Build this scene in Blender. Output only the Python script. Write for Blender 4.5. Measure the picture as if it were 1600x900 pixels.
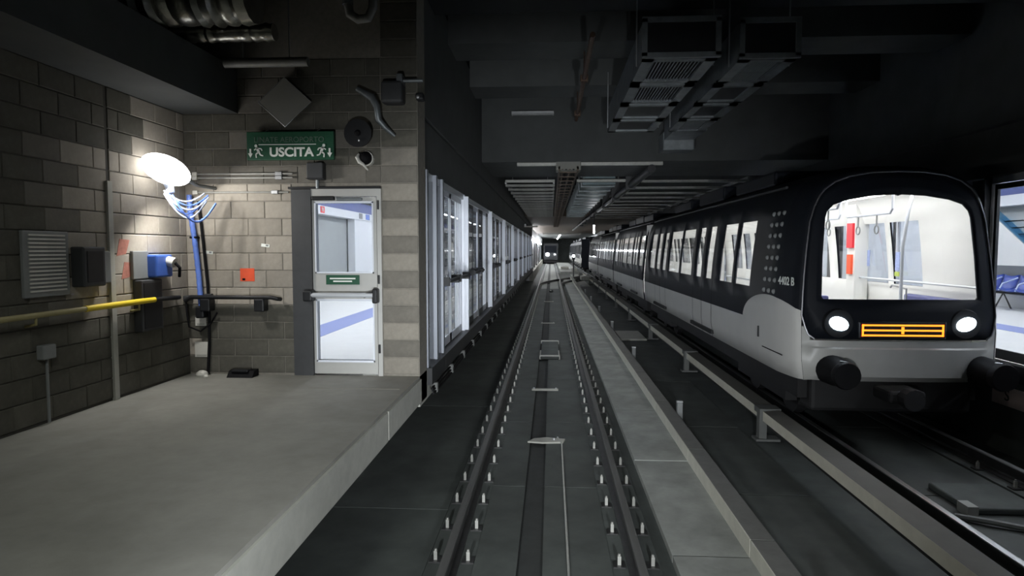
import bpy, bmesh, math, random
from math import pi, sin, cos, atan, tan, sqrt, radians
from mathutils import Vector, Matrix

for o in list(bpy.data.objects):
    bpy.data.objects.remove(o)
C = bpy.context.scene.collection
S = bpy.context.scene
rnd = random.Random(7)

# ------------------------------------------------------------------ camera, world, exposure, large lights
# axes: x right, y along the tunnel, z up from the rail head; metres
cam_d = bpy.data.cameras.new('camera')
cam = bpy.data.objects.new('camera', cam_d)
C.objects.link(cam)
cam_d.sensor_width = 36.0
cam_d.lens = 22.5
cam_d.clip_start = 0.05
cam_d.clip_end = 500
pitch = atan(0.061)
yaw = atan(0.061 * cos(pitch))
cam.location = (0, 0, 2.4)
cam.rotation_euler = (pi / 2 - pitch, 0, yaw)
S.camera = cam

S.view_settings.view_transform = 'Standard'
S.view_settings.look = 'None'
S.view_settings.gamma = 1.0
S.view_settings.use_curve_mapping = False
S.view_settings.exposure = 0.0

wd = bpy.data.worlds.new('world')
S.world = wd
wd.use_nodes = True
wd.node_tree.nodes['Background'].inputs['Color'].default_value = (0.55, 0.62, 0.65, 1)
wd.node_tree.nodes['Background'].inputs['Strength'].default_value = 0.012
try:
    S.cycles.max_bounces = 8
    S.cycles.transparent_max_bounces = 24
    S.cycles.sample_clamp_indirect = 4.0
    S.cycles.caustics_reflective = False
    S.cycles.caustics_refractive = False
    S.cycles.blur_glossy = 0.5
except Exception:
    pass


def lamp(name, kind, loc, aim, energy, color, size=0.2, size_y=None, spot=None, blend=0.6):
    d = bpy.data.lights.new(name, kind)
    d.energy = energy
    d.color = color
    if kind == 'AREA':
        d.shape = 'RECTANGLE'
        d.size = size
        d.size_y = size_y or size
    else:
        d.shadow_soft_size = size
    if spot:
        d.spot_size = radians(spot)
        d.spot_blend = blend
    o = bpy.data.objects.new(name, d)
    C.objects.link(o)
    o.location = loc
    o.rotation_euler = (Vector(aim) - Vector(loc)).to_track_quat('-Z', 'Y').to_euler()
    return o


# the train the photograph is taken from: its two headlights and the lit saloon behind its front window
for sx in (-0.8, 0.7):
    lamp('own_train_headlight', 'SPOT', (sx, 0.05, 1.25), (sx, 30, 1.0), 1300, (0.93, 0.97, 1.0), 0.09, None, 58, 1.0)
# unseen light added to brighten the landing, above and behind the frame
lamp('landing_fill', 'SPOT', (-1.7, 1.4, 5.0), (-1.75, 2.6, 0.0), 215, (0.95, 1.0, 0.93), 0.5, None, 122, 0.7)

# ------------------------------------------------------------------ materials
MATS = {}


def nodes_of(m):
    m.use_nodes = True
    return m.node_tree.nodes, m.node_tree.links, m.node_tree.nodes['Principled BSDF']


def mat(name, col, rough=0.6, metal=0.0, var=0.0, scale=6.0, bump=0.0, spec=0.5, rand=0.0, stain=0.0, stain_scale=1.2, stretch=None, coat=0.0):
    """procedural material: noise-mottled colour, optional stains, relief and per-object tone"""
    m = bpy.data.materials.new(name)
    n, l, b = nodes_of(m)
    b.inputs['Roughness'].default_value = rough
    b.inputs['Metallic'].default_value = metal
    b.inputs['Specular IOR Level'].default_value = spec
    b.inputs['Coat Weight'].default_value = coat
    tc = n.new('ShaderNodeTexCoord')
    mp = n.new('ShaderNodeMapping')
    l.new(tc.outputs['Object'], mp.inputs['Vector'])
    if stretch:
        mp.inputs['Scale'].default_value = stretch
    nz = n.new('ShaderNodeTexNoise')
    nz.inputs['Scale'].default_value = scale
    nz.inputs['Detail'].default_value = 6
    nz.inputs['Roughness'].default_value = 0.65
    l.new(mp.outputs['Vector'], nz.inputs['Vector'])
    cr = n.new('ShaderNodeMapRange')
    cr.inputs['From Min'].default_value = 0.3
    cr.inputs['From Max'].default_value = 0.7
    cr.inputs['To Min'].default_value = 1 - var
    cr.inputs['To Max'].default_value = 1 + var
    l.new(nz.outputs['Fac'], cr.inputs['Value'])
    fac = cr.outputs['Result']
    if rand:
        oi = n.new('ShaderNodeObjectInfo')
        r2 = n.new('ShaderNodeMapRange')
        r2.inputs['To Min'].default_value = 1 - rand
        r2.inputs['To Max'].default_value = 1 + rand
        l.new(oi.outputs['Random'], r2.inputs['Value'])
        mu = n.new('ShaderNodeMath')
        mu.operation = 'MULTIPLY'
        l.new(fac, mu.inputs[0])
        l.new(r2.outputs['Result'], mu.inputs[1])
        fac = mu.outputs[0]
    if stain:
        n2 = n.new('ShaderNodeTexNoise')
        n2.inputs['Scale'].default_value = stain_scale
        n2.inputs['Detail'].default_value = 5
        n2.inputs['Distortion'].default_value = 0.8
        l.new(mp.outputs['Vector'], n2.inputs['Vector'])
        r3 = n.new('ShaderNodeMapRange')
        r3.inputs['From Min'].default_value = 0.42
        r3.inputs['From Max'].default_value = 0.62
        r3.inputs['To Min'].default_value = 1.0
        r3.inputs['To Max'].default_value = 1 - stain
        l.new(n2.outputs['Fac'], r3.inputs['Value'])
        mu = n.new('ShaderNodeMath')
        mu.operation = 'MULTIPLY'
        l.new(fac, mu.inputs[0])
        l.new(r3.outputs['Result'], mu.inputs[1])
        fac = mu.outputs[0]
    sc = n.new('ShaderNodeVectorMath')
    sc.operation = 'SCALE'
    sc.inputs[0].default_value = col[:3]
    l.new(fac, sc.inputs['Scale'])
    l.new(sc.outputs['Vector'], b.inputs['Base Color'])
    if bump:
        bp = n.new('ShaderNodeBump')
        bp.inputs['Strength'].default_value = bump
        bp.inputs['Distance'].default_value = 0.01
        l.new(nz.outputs['Fac'], bp.inputs['Height'])
        l.new(bp.outputs['Normal'], b.inputs['Normal'])
    MATS[name] = m
    return m


def glow(name, col, strength):
    m = bpy.data.materials.new(name)
    n, l, b = nodes_of(m)
    b.inputs['Base Color'].default_value = (*col, 1)
    b.inputs['Emission Color'].default_value = (*col, 1)
    b.inputs['Emission Strength'].default_value = strength
    MATS[name] = m
    return m


def glass(name, tint=(1, 1, 1), gloss=1.0, rough=0.02, ior=1.45):
    """thin pane: clear transmission with a Fresnel reflection"""
    m = bpy.data.materials.new(name)
    m.use_nodes = True
    n, l = m.node_tree.nodes, m.node_tree.links
    n.clear()
    out = n.new('ShaderNodeOutputMaterial')
    tr = n.new('ShaderNodeBsdfTransparent')
    tr.inputs['Color'].default_value = (*tint, 1)
    gl = n.new('ShaderNodeBsdfGlossy')
    gl.inputs['Roughness'].default_value = rough
    # Schlick reflectance, the same from both sides of the pane
    lw = n.new('ShaderNodeLayerWeight')
    lw.inputs['Blend'].default_value = 0.5
    pw = n.new('ShaderNodeMath')
    pw.operation = 'POWER'
    pw.inputs[1].default_value = 5.0
    ma = n.new('ShaderNodeMath')
    ma.operation = 'MULTIPLY_ADD'
    ma.inputs[1].default_value = 0.96
    ma.inputs[2].default_value = 0.04
    mu = n.new('ShaderNodeMath')
    mu.operation = 'MULTIPLY'
    mu.inputs[1].default_value = gloss
    l.new(lw.outputs['Facing'], pw.inputs[0])
    l.new(pw.outputs[0], ma.inputs[0])
    mx = n.new('ShaderNodeMixShader')
    l.new(ma.outputs[0], mu.inputs[0])
    mu.use_clamp = True
    l.new(mu.outputs[0], mx.inputs['Fac'])
    l.new(tr.outputs[0], mx.inputs[1])
    l.new(gl.outputs[0], mx.inputs[2])
    l.new(mx.outputs[0], out.inputs['Surface'])
    MATS[name] = m
    return m


mat('concrete_floor', (0.27, 0.265, 0.24), 0.85, var=0.10, scale=5, bump=0.1, stain=0.14, stain_scale=0.9)
mat('concrete_kerb', (0.40, 0.40, 0.36), 0.8, var=0.10, scale=7, bump=0.1)
mat('concrete_bed', (0.068, 0.076, 0.071), 0.7, var=0.20, scale=3, bump=0.1, stain=0.3, stain_scale=0.8)
mat('concrete_dark', (0.075, 0.085, 0.08), 0.75, var=0.20, scale=3, bump=0.1, stain=0.3, stain_scale=0.7)
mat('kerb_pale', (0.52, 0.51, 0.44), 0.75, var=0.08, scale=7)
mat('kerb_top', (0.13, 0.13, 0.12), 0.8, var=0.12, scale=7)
mat('concrete_walk', (0.29, 0.30, 0.28), 0.8, var=0.15, scale=4, bump=0.1, rand=0.08, stain=0.25)
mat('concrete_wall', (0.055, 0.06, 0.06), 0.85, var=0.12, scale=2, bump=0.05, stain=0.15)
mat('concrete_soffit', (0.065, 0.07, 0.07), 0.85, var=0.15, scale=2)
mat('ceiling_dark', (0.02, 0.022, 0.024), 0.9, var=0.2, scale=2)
mat('block_pier', (0.25, 0.23, 0.195), 0.9, var=0.12, scale=14, bump=0.25, rand=0.15)
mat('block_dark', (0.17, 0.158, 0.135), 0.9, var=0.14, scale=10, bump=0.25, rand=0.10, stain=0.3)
mat('block_darkest', (0.105, 0.10, 0.082), 0.9, var=0.2, scale=9, bump=0.25, rand=0.16, stain=0.35)  # darkest block tone, for low and high courses and the near left wall
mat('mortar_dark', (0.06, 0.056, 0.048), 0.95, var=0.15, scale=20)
mat('block', (0.33, 0.30, 0.255), 0.9, var=0.10, scale=14, bump=0.25, rand=0.16)
mat('mortar', (0.22, 0.205, 0.175), 0.95, var=0.15, scale=20)
mat('rail_steel', (0.055, 0.055, 0.055), 0.4, 0.6, var=0.25, scale=9)
mat('rail_head', (0.42, 0.43, 0.43), 0.32, 0.85, var=0.1, scale=9, stretch=(1, .05, 1))
mat('rail_head_dull', (0.16, 0.16, 0.155), 0.5, 0.6, var=0.2, scale=9, stretch=(1, .05, 1))
mat('channel_dark', (0.03, 0.033, 0.032), 0.8, var=0.25, scale=4)
mat('clip_steel', (0.36, 0.36, 0.335), 0.45, 0.3, var=0.15, scale=12)
mat('steel', (0.42, 0.43, 0.44), 0.4, 0.8, var=0.1, scale=8)
mat('galvanised', (0.20, 0.22, 0.23), 0.45, 0.55, var=0.22, scale=5)
mat('foil', (0.32, 0.32, 0.29), 0.3, 0.95, var=0.2, scale=5, bump=1.0)
mat('black_metal', (0.012, 0.013, 0.015), 0.5, 0.2, var=0.2, scale=6)
mat('black_rubber', (0.006, 0.006, 0.007), 0.7, var=0.2, scale=6, spec=0.15)
mat('dark_grey', (0.045, 0.047, 0.05), 0.55, var=0.15, scale=6)
mat('grey_plastic', (0.23, 0.24, 0.24), 0.55, var=0.1, scale=6)
mat('bracket_grey', (0.12, 0.125, 0.12), 0.6, var=0.1, scale=6)
mat('pale_plastic', (0.62, 0.61, 0.56), 0.5, var=0.1, scale=6)
mat('aluminium_dull', (0.26, 0.28, 0.32), 0.4, 0.35, var=0.06, scale=5)
mat('aluminium', (0.66, 0.69, 0.73), 0.35, 0.35, var=0.05, scale=5)
mat('white_frame', (0.78, 0.82, 0.90), 0.35, 0.1, var=0.04, scale=5)
mat('door_paint', (0.45, 0.45, 0.43), 0.45, 0.1, var=0.06, scale=5)
mat('white_wall', (0.80, 0.82, 0.85), 0.6, var=0.03, scale=2)
mat('hall_floor', (0.80, 0.80, 0.78), 0.45, var=0.04, scale=3)
mat('hall_grey', (0.36, 0.38, 0.38), 0.55, var=0.05, scale=3)
mat('hall_dark', (0.14, 0.15, 0.16), 0.5, var=0.05, scale=3)
mat('bench_blue', (0.10, 0.11, 0.28), 0.5, var=0.05, scale=3)
mat('blue_inlay', (0.22, 0.27, 0.55), 0.5, var=0.05, scale=3)
mat('blue_panel', (0.04, 0.07, 0.28), 0.45, var=0.05, scale=3)
mat('seat_blue', (0.02, 0.05, 0.30), 0.35, var=0.08, scale=5)
mat('paint_red', (0.42, 0.17, 0.13), 0.8, var=0.25, scale=18)
mat('red_sign', (0.65, 0.02, 0.035), 0.45, var=0.05, scale=5)
mat('sign_green', (0.008, 0.075, 0.036), 0.5, var=0.08, scale=8)
mat('sign_white', (0.82, 0.85, 0.80), 0.5, var=0.05, scale=8)
mat('sign_dim', (0.10, 0.16, 0.12), 0.6, var=0.15, scale=8)  # white lettering toned down for the weak light on the sign's top
mat('sign_back', (0.20, 0.20, 0.18), 0.7, var=0.06, scale=4)
mat('orange_sticker', (0.80, 0.10, 0.035), 0.6, var=0.08, scale=12)
mat('yellow', (0.80, 0.60, 0.03), 0.4, var=0.06, scale=7)
mat('olive_rail', (0.33, 0.29, 0.13), 0.5, var=0.1, scale=7)
mat('blue_plastic', (0.05, 0.13, 0.50), 0.45, var=0.1, scale=10)
mat('blue_conduit', (0.13, 0.23, 0.66), 0.4, var=0.1, scale=20)
mat('pale_cable', (0.60, 0.68, 0.85), 0.45, var=0.06, scale=12)
mat('rust_pipe', (0.075, 0.045, 0.03), 0.6, 0.3, var=0.3, scale=9)
mat('tray_brown', (0.10, 0.075, 0.055), 0.6, 0.4, var=0.2, scale=6)
mat('slat_grey', (0.26, 0.26, 0.245), 0.55, 0.3, var=0.2, scale=4)
mat('duct_blue', (0.12, 0.16, 0.17), 0.45, 0.4, var=0.2, scale=4)
mat('train_black', (0.010, 0.012, 0.017), 0.5, var=0.1, scale=3, spec=0.12)
mat('train_grey', (0.44, 0.44, 0.42), 0.38, var=0.07, scale=3)
mat('train_lining', (0.86, 0.86, 0.84), 0.45, var=0.02, scale=3)
mat('train_rim', (0.16, 0.16, 0.17), 0.35, 0.6, var=0.1, scale=6)
mat('train_under', (0.012, 0.012, 0.013), 0.7, var=0.3, scale=4)
mat('cover_cream', (0.62, 0.595, 0.50), 0.55, var=0.08, scale=5, rand=0.05)
mat('cover_top', (0.11, 0.106, 0.092), 0.65, var=0.10, scale=5)
mat('plate_pink', (0.50, 0.40, 0.37), 0.6, var=0.06, scale=6)
mat('poster_blue', (0.35, 0.42, 0.70), 0.6, var=0.3, scale=30)
mat('lime', (0.50, 0.62, 0.12), 0.6, var=0.05, scale=6)
glass('glass_door', (0.93, 0.95, 0.97), 0.8)
glass('glass_screen', (0.93, 0.95, 0.97), 1.25)
glass('glass_train', (0.94, 0.95, 0.96), 1.5, 0.04)
glass('glass_windscreen', (0.95, 0.96, 0.97), 0.35)
glass('glass_rail', (0.55, 0.75, 0.88), 0.8)
glow('hall_light', (0.95, 0.97, 1.0), 31.0)
glow('saloon_light', (1.0, 0.99, 0.96), 11.0)
glow('work_light', (1.0, 0.985, 0.96), 6.0)
glow('headlight', (0.78, 0.90, 1.0), 28.0)
glow('led_orange', (1.0, 0.27, 0.02), 2.1)
glow('tunnel_tube', (0.95, 0.97, 1.0), 60.0)
glow('signal_white', (0.9, 0.95, 1.0), 40.0)


def paint_train():
    """black upper half, off-white lower half with a rounded lobe behind the cab front (object coordinates from the train's base)"""
    m = bpy.data.materials.new('train_paint')
    n, l, b = nodes_of(m)
    tc = n.new('ShaderNodeTexCoord')
    sp = n.new('ShaderNodeSeparateXYZ')
    l.new(tc.outputs['Object'], sp.inputs[0])

    def math_(op, a, c=None):
        q = n.new('ShaderNodeMath')
        q.operation = op
        for i, v in enumerate((a, c)):
            if v is None:
                continue
            if isinstance(v, (int, float)):
                q.inputs[i].default_value = v
            else:
                l.new(v, q.inputs[i])
        return q.outputs[0]
    t = math_('DIVIDE', math_('SUBTRACT', sp.outputs['Y'], 1.0), 1.12)
    t = math_('SUBTRACT', 1.0, math_('MULTIPLY', t, t))
    t = math_('SQRT', math_('MAXIMUM', t, 0.0))
    lim = math_('ADD', 1.36, math_('MULTIPLY', t, 0.40))
    blk = math_('GREATER_THAN', sp.outputs['Z'], lim)
    nz = n.new('ShaderNodeTexNoise')
    nz.inputs['Scale'].default_value = 2.0
    nz.inputs['Detail'].default_value = 6
    l.new(tc.outputs['Object'], nz.inputs['Vector'])
    rr = n.new('ShaderNodeMapRange')
    rr.inputs['To Min'].default_value = 0.60
    rr.inputs['To Max'].default_value = 0.72
    l.new(nz.outputs['Fac'], rr.inputs['Value'])
    white = n.new('ShaderNodeCombineColor')
    for i, k in enumerate(('Red', 'Green', 'Blue')):
        l.new(math_('MULTIPLY', rr.outputs['Result'], (1.02, 1.01, 0.97)[i]), white.inputs[k])
    mx = n.new('ShaderNodeMix')
    mx.data_type = 'RGBA'
    l.new(blk, mx.inputs['Factor'])
    l.new(white.outputs[0], mx.inputs['A'])
    mx.inputs['B'].default_value = (0.010, 0.012, 0.017, 1)
    l.new(mx.outputs['Result'], b.inputs['Base Color'])
    b.inputs['Roughness'].default_value = 0.5
    b.inputs['Specular IOR Level'].default_value = 0.12
    MATS['train_paint'] = m


paint_train()

# ------------------------------------------------------------------ building helpers
ABS = {}      # absolute location of every object built here


class MB:
    """collects shapes in world coordinates, then links them as one mesh object"""

    def __init__(self):
        self.v, self.f, self.mi = [], [], []

    def add(self, vs, fs, mi=0):
        k = len(self.v)
        self.v += [tuple(p) for p in vs]
        self.f += [tuple(k + i for i in f) for f in fs]
        self.mi += [mi] * len(fs)
        return self

    def box(self, x0, x1, y0, y1, z0, z1, mi=0):
        x0, x1 = sorted((x0, x1)); y0, y1 = sorted((y0, y1)); z0, z1 = sorted((z0, z1))
        vs = [(x0, y0, z0), (x1, y0, z0), (x1, y1, z0), (x0, y1, z0), (x0, y0, z1), (x1, y0, z1), (x1, y1, z1), (x0, y1, z1)]
        return self.add(vs, [(0, 3, 2, 1), (4, 5, 6, 7), (0, 1, 5, 4), (1, 2, 6, 5), (2, 3, 7, 6), (3, 0, 4, 7)], mi)

    def bevbox(self, x0, x1, y0, y1, z0, z1, r, mi=0):
        """box with all edges bevelled"""
        bm = bmesh.new()
        bmesh.ops.create_cube(bm, size=1)
        for v in bm.verts:
            v.co = Vector(((x0 + x1) / 2 + v.co.x * abs(x1 - x0), (y0 + y1) / 2 + v.co.y * abs(y1 - y0), (z0 + z1) / 2 + v.co.z * abs(z1 - z0)))
        bmesh.ops.bevel(bm, geom=bm.edges[:], offset=r, segments=2, affect='EDGES', profile=0.5)
        bm.verts.index_update()
        self.add([v.co.copy() for v in bm.verts], [[v.index for v in f.verts] for f in bm.faces], mi)
        bm.free()
        return self

    def obox(self, c, size, rot, mi=0):
        """box of a size about c, turned by euler rot"""
        M = Matrix.LocRotScale(Vector(c), __import__('mathutils').Euler(rot), None)
        a, b, d = (s / 2 for s in size)
        vs = [M @ Vector(p) for p in [(-a, -b, -d), (a, -b, -d), (a, b, -d), (-a, b, -d), (-a, -b, d), (a, -b, d), (a, b, d), (-a, b, d)]]
        return self.add(vs, [(0, 3, 2, 1), (4, 5, 6, 7), (0, 1, 5, 4), (1, 2, 6, 5), (2, 3, 7, 6), (3, 0, 4, 7)], mi)

    def tube(self, pts, r, n=8, mi=0, caps=True):
        pts = [Vector(p) for p in pts]
        rs = r if isinstance(r, (list, tuple)) else [r] * len(pts)
        rings = []
        up = None
        for i, p in enumerate(pts):
            t = (pts[min(i + 1, len(pts) - 1)] - pts[max(i - 1, 0)]).normalized()
            if up is None:
                up = Vector((0, 0, 1)) if abs(t.z) < 0.9 else Vector((1, 0, 0))
            u = (up - t * up.dot(t))
            if u.length < 1e-5:
                u = t.orthogonal()
            u.normalize()
            up = u
            w = t.cross(u)
            rings.append([p + (u * cos(2 * pi * k / n) + w * sin(2 * pi * k / n)) * rs[i] for k in range(n)])
        vs = [q for g in rings for q in g]
        fs = []
        for i in range(len(pts) - 1):
            for k in range(n):
                k2 = (k + 1) % n
                fs.append((i * n + k, i * n + k2, (i + 1) * n + k2, (i + 1) * n + k))
        if caps:
            fs.append(tuple(range(n - 1, -1, -1)))
            fs.append(tuple((len(pts) - 1) * n + k for k in range(n)))
        return self.add(vs, fs, mi)

    def extrude(self, poly, axis, a, b, mi=0):
        """polygon in the two other axes (in xyz order) extruded along an axis from a to b"""
        n = len(poly)

        def pt(p, t):
            if axis == 'x': return (t, p[0], p[1])
            if axis == 'y': return (p[0], t, p[1])
            return (p[0], p[1], t)
        vs = [pt(p, a) for p in poly] + [pt(p, b) for p in poly]
        fs = [tuple(range(n - 1, -1, -1)), tuple(range(n, 2 * n))] + [(i, (i + 1) % n, n + (i + 1) % n, n + i) for i in range(n)]
        return self.add(vs, fs, mi)

    def ellipsoid(self, c, rad, rot=(0, 0, 0), nu=20, nv=12, mi=0):
        M = Matrix.LocRotScale(Vector(c), __import__('mathutils').Euler(rot), Vector(rad))
        vs, fs = [M @ Vector((0, 0, 1))], []
        for j in range(1, nv):
            t = pi * j / nv
            for i in range(nu):
                vs.append(M @ Vector((sin(t) * cos(2 * pi * i / nu), sin(t) * sin(2 * pi * i / nu), cos(t))))
        vs.append(M @ Vector((0, 0, -1)))
        last = len(vs) - 1
        for i in range(nu):
            i2 = (i + 1) % nu
            fs.append((0, 1 + i, 1 + i2))
            fs.append((last, 1 + (nv - 2) * nu + i2, 1 + (nv - 2) * nu + i))
            for j in range(nv - 2):
                fs.append((1 + j * nu + i, 1 + (j + 1) * nu + i, 1 + (j + 1) * nu + i2, 1 + j * nu + i2))
        return self.add(vs, fs, mi)

    def build(self, name, mats, parent=None, origin=None, smooth=False, fix=True):
        if isinstance(mats, str):
            mats = [mats]
        xs = list(zip(*self.v))
        if origin is None:
            origin = ((min(xs[0]) + max(xs[0])) / 2, (min(xs[1]) + max(xs[1])) / 2, min(xs[2]))
        O = Vector(origin)
        me = bpy.data.meshes.new(name)
        me.from_pydata([Vector(p) - O for p in self.v], [], self.f)
        for m in mats:
            me.materials.append(MATS[m])
        me.polygons.foreach_set('material_index', self.mi)
        if smooth:
            me.polygons.foreach_set('use_smooth', [True] * len(me.polygons))
        me.update()
        if fix:
            bm = bmesh.new()
            bm.from_mesh(me)
            bmesh.ops.recalc_face_normals(bm, faces=bm.faces[:])
            bm.to_mesh(me)
            bm.free()
        if smooth:
            try:
                me.set_sharp_from_angle(angle=radians(40))
            except Exception:
                pass
        o = bpy.data.objects.new(name, me)
        C.objects.link(o)
        place(o, O, parent)
        return o


def place(o, O, parent=None):
    if parent is not None:
        o.parent = parent
        o.location = Vector(O) - ABS[parent.name]
    else:
        o.location = O
    ABS[o.name] = Vector(O)


def tag(o, label=None, cat=None, group=None, kind=None):
    for k, v in (('label', label), ('category', cat), ('group', group), ('kind', kind)):
        if v:
            o[k] = v
    return o


def thing(name, loc, label, cat, group=None, kind=None):
    o = bpy.data.objects.new(name, None)
    o.empty_display_size = 0.1
    C.objects.link(o)
    place(o, loc)
    return tag(o, label, cat, group, kind)


def inst(name, mesh, loc, parent=None):
    """one more object of a shared mesh (mesh coordinates about its own origin)"""
    o = bpy.data.objects.new(name, mesh)
    C.objects.link(o)
    place(o, loc, parent)
    return o


def mesh_only(mb, name, mats, smooth=False):
    o = mb.build(name, mats, None, (0, 0, 0), smooth)
    me = o.data
    bpy.data.objects.remove(o)
    return me


def copy_tree(root, loc):
    c = root.copy()
    C.objects.link(c)
    place(c, loc)
    for ch in root.children:
        k = ch.copy()
        C.objects.link(k)
        k.parent = c
        ABS[k.name] = ABS[c.name] + k.location
        for g in ch.children:
            q = g.copy()
            C.objects.link(q)
            q.parent = k
    return c


def text(name, body, size, loc, rot, m, parent, bold=0.0, align='CENTER', sx=1.0):
    cu = bpy.data.curves.new(name, 'FONT')
    cu.body = body
    cu.size = size
    cu.align_x = align
    cu.align_y = 'CENTER'
    cu.extrude = 0.002
    cu.offset = bold
    cu.materials.append(MATS[m])
    tmp = bpy.data.objects.new('lettering_source', cu)
    C.objects.link(tmp)
    me = bpy.data.meshes.new_from_object(tmp.evaluated_get(bpy.context.evaluated_depsgraph_get()))
    bpy.data.objects.remove(tmp)
    bpy.data.curves.remove(cu)
    me.materials.clear()
    me.materials.append(MATS[m])
    o = bpy.data.objects.new(name, me)
    C.objects.link(o)
    place(o, Vector(loc), parent)
    o.rotation_euler = rot
    o.scale = (sx, 1, 1)
    return o


def struct(o):
    o['kind'] = 'structure'
    return o


# ------------------------------------------------------------------ key dimensions
XL = -4.25            # block wall on the left
YW = 7.25             # block wall across, with the exit door
ZP = 0.93             # platform level
XE = -1.51            # left platform edge
XS = -1.60            # left platform screen
XR = 5.95             # right platform screen
YEND = 52.0           # end of the station
ZB = -0.20            # track bed
TX = 4.36             # right train centre
C1 = -0.055           # near track centre
C2 = 4.37             # right track centre

# ------------------------------------------------------------------ shell: bed, walls, ceilings
fl = struct(MB().box(-2.7, 6.2, -4, 140, -0.6, ZB - 0.02).build('floor', 'concrete_dark'))
bm_ = MB()
# bed panels left of the near rail, in lengths with open joints
for i in range(30):
    y0 = -2.0 + 4.2 * i - 0.2
    MB().box(-2.68, -1.02, y0, y0 + 4.185, ZB - 0.02, ZB).build('bed_slab', 'concrete_dark', fl)
jy = [-2.0, 2.6, 6.8, 9.4] + [9.4 + 3.2 * k for k in range(1, 32)]
for a, b in zip(jy[:-1], jy[1:]):
    MB().box(-0.62, -0.27, a, b - 0.02, ZB - 0.02, ZB + 0.03).build('bed_slab', 'concrete_walk' if a > 40 else 'concrete_bed', fl)
    MB().box(-0.06, 0.50, a, b - 0.02, ZB - 0.02, ZB + 0.03).build('bed_slab', 'concrete_walk' if a > 40 else 'concrete_bed', fl)
    MB().box(1.96, 2.74, a, b - 0.03, ZB - 0.02, ZB + 0.0).build('bed_slab', 'concrete_walk' if a > 44 else 'concrete_bed', fl)
    MB().box(3.86, 4.86, a, b - 0.02, ZB - 0.02, ZB + 0.03).build('bed_slab', 'concrete_bed', fl)
# walkway slabs between the near track and the kerb
jw = [-2.0 + 2.42 * k for k in range(0, 24)]
for a, b in zip(jw[:-1], jw[1:]):
    MB().box(1.02, 1.655, a + 0.012, b - 0.012, ZB - 0.02, ZB + 0.05 + rnd.uniform(-0.006, 0.006)).build('walkway_slab', 'concrete_walk', fl)

# near platform slab (the concrete landing in front of the exit door)
pf = MB().box(XL - 0.3, XE, -3, YW, 0.63, ZP)
landing = struct(pf.build('floor_landing', 'concrete_floor'))
struct(MB().box(XE - 0.002, XE + 0.02, -3, 5.72, 0.63, ZP - 0.03).build('trim_1', 'concrete_kerb'))
struct(MB().box(XE - 0.002, XE + 0.02, 5.75, YW, 0.63, ZP - 0.03).build('trim_2', 'concrete_kerb'))
struct(MB().box(-2.9, -2.6, -3, YEND, -0.6, 0.63).build('wall_under_platform', 'concrete_dark'))

# block wall across with the door opening, and the block wall on the left
bw = MB()
D0, D1, DZ = -2.98, -1.935, 3.085          # opening
bw.box(XL - 0.3, D0, YW, YW + 0.22, 0.6, 4.6)
bw.box(D1, XE, YW, YW + 0.42, 0.6, 5.4)
bw.box(D0, D1, YW, YW + 0.22, DZ, 4.6)
bw.box(XL - 0.3, D1, YW, YW + 0.22, 4.6, 5.4)
wall_back = struct(bw.build('wall_back', 'mortar'))
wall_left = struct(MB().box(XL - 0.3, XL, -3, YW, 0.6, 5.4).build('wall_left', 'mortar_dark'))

PR = 0.008


def chip(w, h, d=0.03, c=0.006):
    """block face of width w and height h with chamfered front edges, front towards -y, back at y=0"""
    a, b = w / 2, h / 2
    vs = [(-a, 0, -b), (a, 0, -b), (a, 0, b), (-a, 0, b),
          (-a, -d + c, -b), (a, -d + c, -b), (a, -d + c, b), (-a, -d + c, b),
          (-a + c, -d, -b + c), (a - c, -d, -b + c), (a - c, -d, b - c), (-a + c, -d, b - c)]
    fs = [(0, 1, 5, 4), (1, 2, 6, 5), (2, 3, 7, 6), (3, 0, 4, 7), (4, 5, 9, 8), (5, 6, 10, 9), (6, 7, 11, 10), (7, 4, 8, 11), (8, 9, 10, 11)]
    return MB().add(vs, fs)


_chips = {}


def chip_mesh(w, h, m='block'):
    k = (round(w, 3), round(h, 3), m)
    if k not in _chips:
        _chips[k] = mesh_only(chip(w, h, PR), 'block', m)
    return _chips[k]


def lay_blocks(wall, spans_of, to_world, rotz, z0, z1, bl=0.4, bh=0.2, tone=None, gap=0.007):
    """running bond: spans_of(za, zb) gives the free spans of a course; to_world(s, z) places a block centre"""
    z, row = z0, 0
    while z < z1 - 0.02:
        h = bh
        for (s0, s1) in spans_of(z, z + h):
            s = s0 - (0.2 if row % 2 else 0.0) - 0.05
            while s < s1 - 1e-4:
                a, b = max(s, s0), min(s + bl, s1)
                if b - a > 0.05:
                    o = inst('block', chip_mesh(b - a - gap, h - 0.008, tone(s, z) if tone else 'block'), to_world((a + b) / 2, z + h / 2), wall)
                    o.rotation_euler = (0, 0, rotz)
                s += bl
        z += h
        row += 1


def back_spans(za, zb):
    if za < 3.08:
        sp = [(XL, D0)]
        if (za > 3.0):
            sp = [(XL, D0)]
        return sp
    return [(XL, D1)]


lay_blocks(wall_back, back_spans, lambda s, z: (s, YW, z), 0, ZP + 0.02, 4.5, tone=lambda s, z: 'block_darkest' if z < 1.72 and rnd.random() < 0.8 or z > 3.3 and rnd.random() < 0.8 else ('block_dark' if z > 3.08 else 'block'))
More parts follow.
